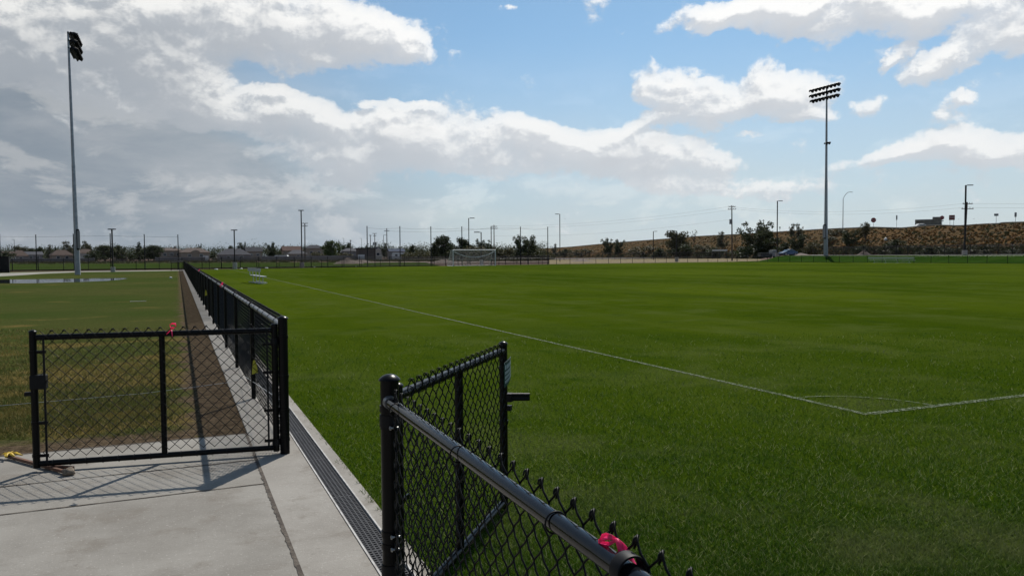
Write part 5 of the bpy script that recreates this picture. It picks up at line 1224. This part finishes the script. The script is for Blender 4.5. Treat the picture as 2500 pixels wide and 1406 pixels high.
Z = crestZ(2245)+4; q = W(2247, Z); hc = thing('parked_car', 'white vehicle roof just showing over the bank before the panelled structure', 'car', (q.x, q.y, ztop(2247, 557, Z)), -YAW); 
cb = MB(); loft(cb, [[(x,-.8,.1),(x,-.75,zt),(x,0,zt+.06),(x,.75,zt),(x,.8,.1)] for x, zt in ((-1.6,.5),(-.9,1.15),(.5,1.2),(1.3,.7),(2.0,.55))]); cb.build('body', WHITEP, hc, True); MB().box((.0,-.79,.85), (1.5,.06,.35)).build('window', CGL, hc)
# ------------------------------------------------------------------ piles and scraps
DP = mat('brown_soil_pile', (.10,.07,.055), .95, var=(.15,.11,.09), scale=1.5, bump=.5, bscale=4)
def pile(lab, px, Z, w_, h_, seed, m=DP, name='dirt_pile'):
    q = W(px, Z); V_ = []; F_ = []; A_, Rr = 28, 9
    for j in range(Rr+1):
        for i in range(A_):
            an = 2*PI*i/A_; rr = j/Rr; nn_ = 1+.25*mnoise.noise(Vector((math.cos(an)*1.5, math.sin(an)*1.5, seed))); z = h_*(1-rr)**1.1*(1+.25*mnoise.noise(Vector((rr*3+seed, an, 0)))); V_.append((rr*w_/2*nn_*math.cos(an), rr*w_/2*.8*nn_*math.sin(an), z-.05*rr))
    for j in range(Rr):
        for i in range(A_): F_.append((j*A_+i, (j+1)*A_+i, (j+1)*A_+(i+1)%A_, j*A_+(i+1)%A_))
    o = npmesh(name, V_, F_, m, smooth=True); o.location = (q.x, q.y, TH(q.x, q.y)); tag(o, lab, 'dirt pile')
pile('brown soil mound right of the right floodlight', 2110, 158, 3.6, 1.1, 2); pile('long low soil mound left of the first net pole', 848, 168, 7.5, 1.25, 5); pile('low grey soil mound just right of the parked car', 1955, 176, 6, .6, 9)
pile('flat soil mound behind the left goal side', 1085, 175, 9, .8, 12); pile('flat dark soil mound right of the long low mound', 880, 190, 8, .9, 15); pile('very low dark soil bank right of the goal', 1420, 190, 8, .6, 18)
for i, (px, py, s, lab) in enumerate(((650,655,.30,'white plastic scrap by the far fence, second from the long fence'),(588,656.5,.26,'pale scrap at the foot of the stub lamp post'),(766,652.5,.16,'small white scrap at the far fence right of the tall lamp post'),(867,650.5,.16,'small white scrap under the far fence before the brick shed'),(527,658,.30,'white scrap at the far fence nearest the long fence'))):
    q = G(px, py); rock('plastic_scrap', lab, (q.x, q.y-.6, .03), (s*.8, s*.5, s*.3), WHITEX, i*3.1, 'scrap')
q = G(417, 680); ws_ = rock('plastic_bag', 'crumpled white plastic bag on the left lawn by the long fence', (q.x, q.y, .06), (.10,.08,.07), WHITEX, 41, 'bag')
q = G(337, 736); o = MB().box((q.x, q.y, .012), (.52,.03,.015), -.02).build('white_lath', WHITEX); tag(o, 'thin white lath lying on the left lawn', 'lath')
o = rock('white_boulder', 'small white light or boulder on the bank slope', slope_pt(2162, .45)+Vector((0,0,.3)), (.5,.3,.45), WHITEX, 7, 'boulder')
# birds
for (px, py, lab) in ((1379.5,534.5,'tiny dark bird in the sky right of the lamp post by the goal'),(2340,535.5,'tiny dark bird left of the right edge lamp post'),(2378,534.5,'tiny dark bird right of the right edge lamp post')):
    p = P(px, py, 140); b_ = thing('bird', lab, 'bird', p, -YAW, 'birds in flight'); mb = MB(); mb.tube([(-.02,-.16,0),(0,-.05,.0),(0,.08,.01),(0,.17,0)], [.008,.035,.035,.006], 6)
    mb.add([(-.22,0,.07),(-.02,-.05,.01),(-.02,.05,.01),(.22,.0,.07),(.02,-.05,.01),(.02,.05,.01),(-.22,0,.078),(.22,0,.078),(-.02,0,.03),(.02,0,.03)], [(0,1,2),(3,5,4),(6,8,1),(6,2,8),(7,4,9),(7,9,5)]); mb.build('body', BLACKD, b_)
# ------------------------------------------------------------------ grass
rg = np.random.default_rng(11)
def blades(name, pxr, Zr, n, reject, hgt, wid, m, lab, lean=1.1):
    u = rg.random(n); Z = 1/np.sqrt(1/Zr[0]**2*(1-u)+u/Zr[1]**2); px = rg.uniform(*pxr, n); xc = (px-1250)/F*Z; X = xc*c_+Z*s_; Y = -xc*s_+Z*c_
    k = reject(X, Y); X, Y, Z = X[k], Y[k], Z[k]; n = len(X); h = hgt*(.5+rg.random(n))*(1+.05*Z); w_ = wid*(.7+.6*rg.random(n))*(1+Z*.12); an = rg.random(n)*2*PI; ln = lean*h*rg.random(n)*1.6; la = rg.random(n)*2*PI
    b0 = np.stack([X-np.cos(an)*w_, Y-np.sin(an)*w_, np.full(n, -.002)], 1); b1 = np.stack([X+np.cos(an)*w_, Y+np.sin(an)*w_, np.full(n, -.002)], 1); t_ = np.stack([X+np.cos(la)*ln, Y+np.sin(la)*ln, h], 1)
    V_ = np.stack([b0, b1, t_], 1).reshape(-1, 3); o = npmesh(name, V_, np.arange(n*3).reshape(-1, 3), m, attr=np.repeat(rg.random(n), 3)); o['kind'] = 'stuff'; tag(o, lab, 'grass')
jag = lambda Y: .014*np.sin(Y*31)+.012*np.sin(Y*77+1)+.010*np.sin(Y*143)+.012*np.sin(Y*7.3)-.012
blades('grass', (500, 2750), (1.9, 15), 620000, lambda X, Y: (X > 1.112+jag(Y)) & ~((X > 1.0) & (X < 1.13) & (rg.random(len(X)) < .3)), .021, .0016, BLADE, 'short mown green grass of the playing field in the foreground')
blades('lawn_grass', (-250, 760), (6.6, 17), 60000, lambda X, Y: (X < .2) & (Y > 7.3) & (rg.random(len(X)) < np.clip((.05-X)*4, 0, 1)) & (rg.random(len(X)) < np.clip((Y-7.4)*1.2, .05, 1)), .022, .0022, BLADE2, 'thin patchy lawn grass behind the open left gate')

# ------------------------------------------------------------------ air
hz = MB(); hz.box((0, 5500, 164), (26000, 15000, 342)); hz = hz.build('haze', None); hm = bpy.data.materials.new('thin_pale_haze'); hm.use_nodes = True; t = hm.node_tree; t.nodes.remove(t.nodes['Principled BSDF'])
pv = N(t, 'ShaderNodeVolumePrincipled'); pv.inputs['Color'].default_value = (.80,.88,.95,1); pv.inputs['Density'].default_value = .000018; pv.inputs['Anisotropy'].default_value = .2; t.links.new(pv.outputs[0], t.nodes['Material Output'].inputs['Volume'])
hz.data.materials.append(hm); hz['kind'] = 'stuff'; tag(hz, 'thin pale haze over the distant hills', 'haze')
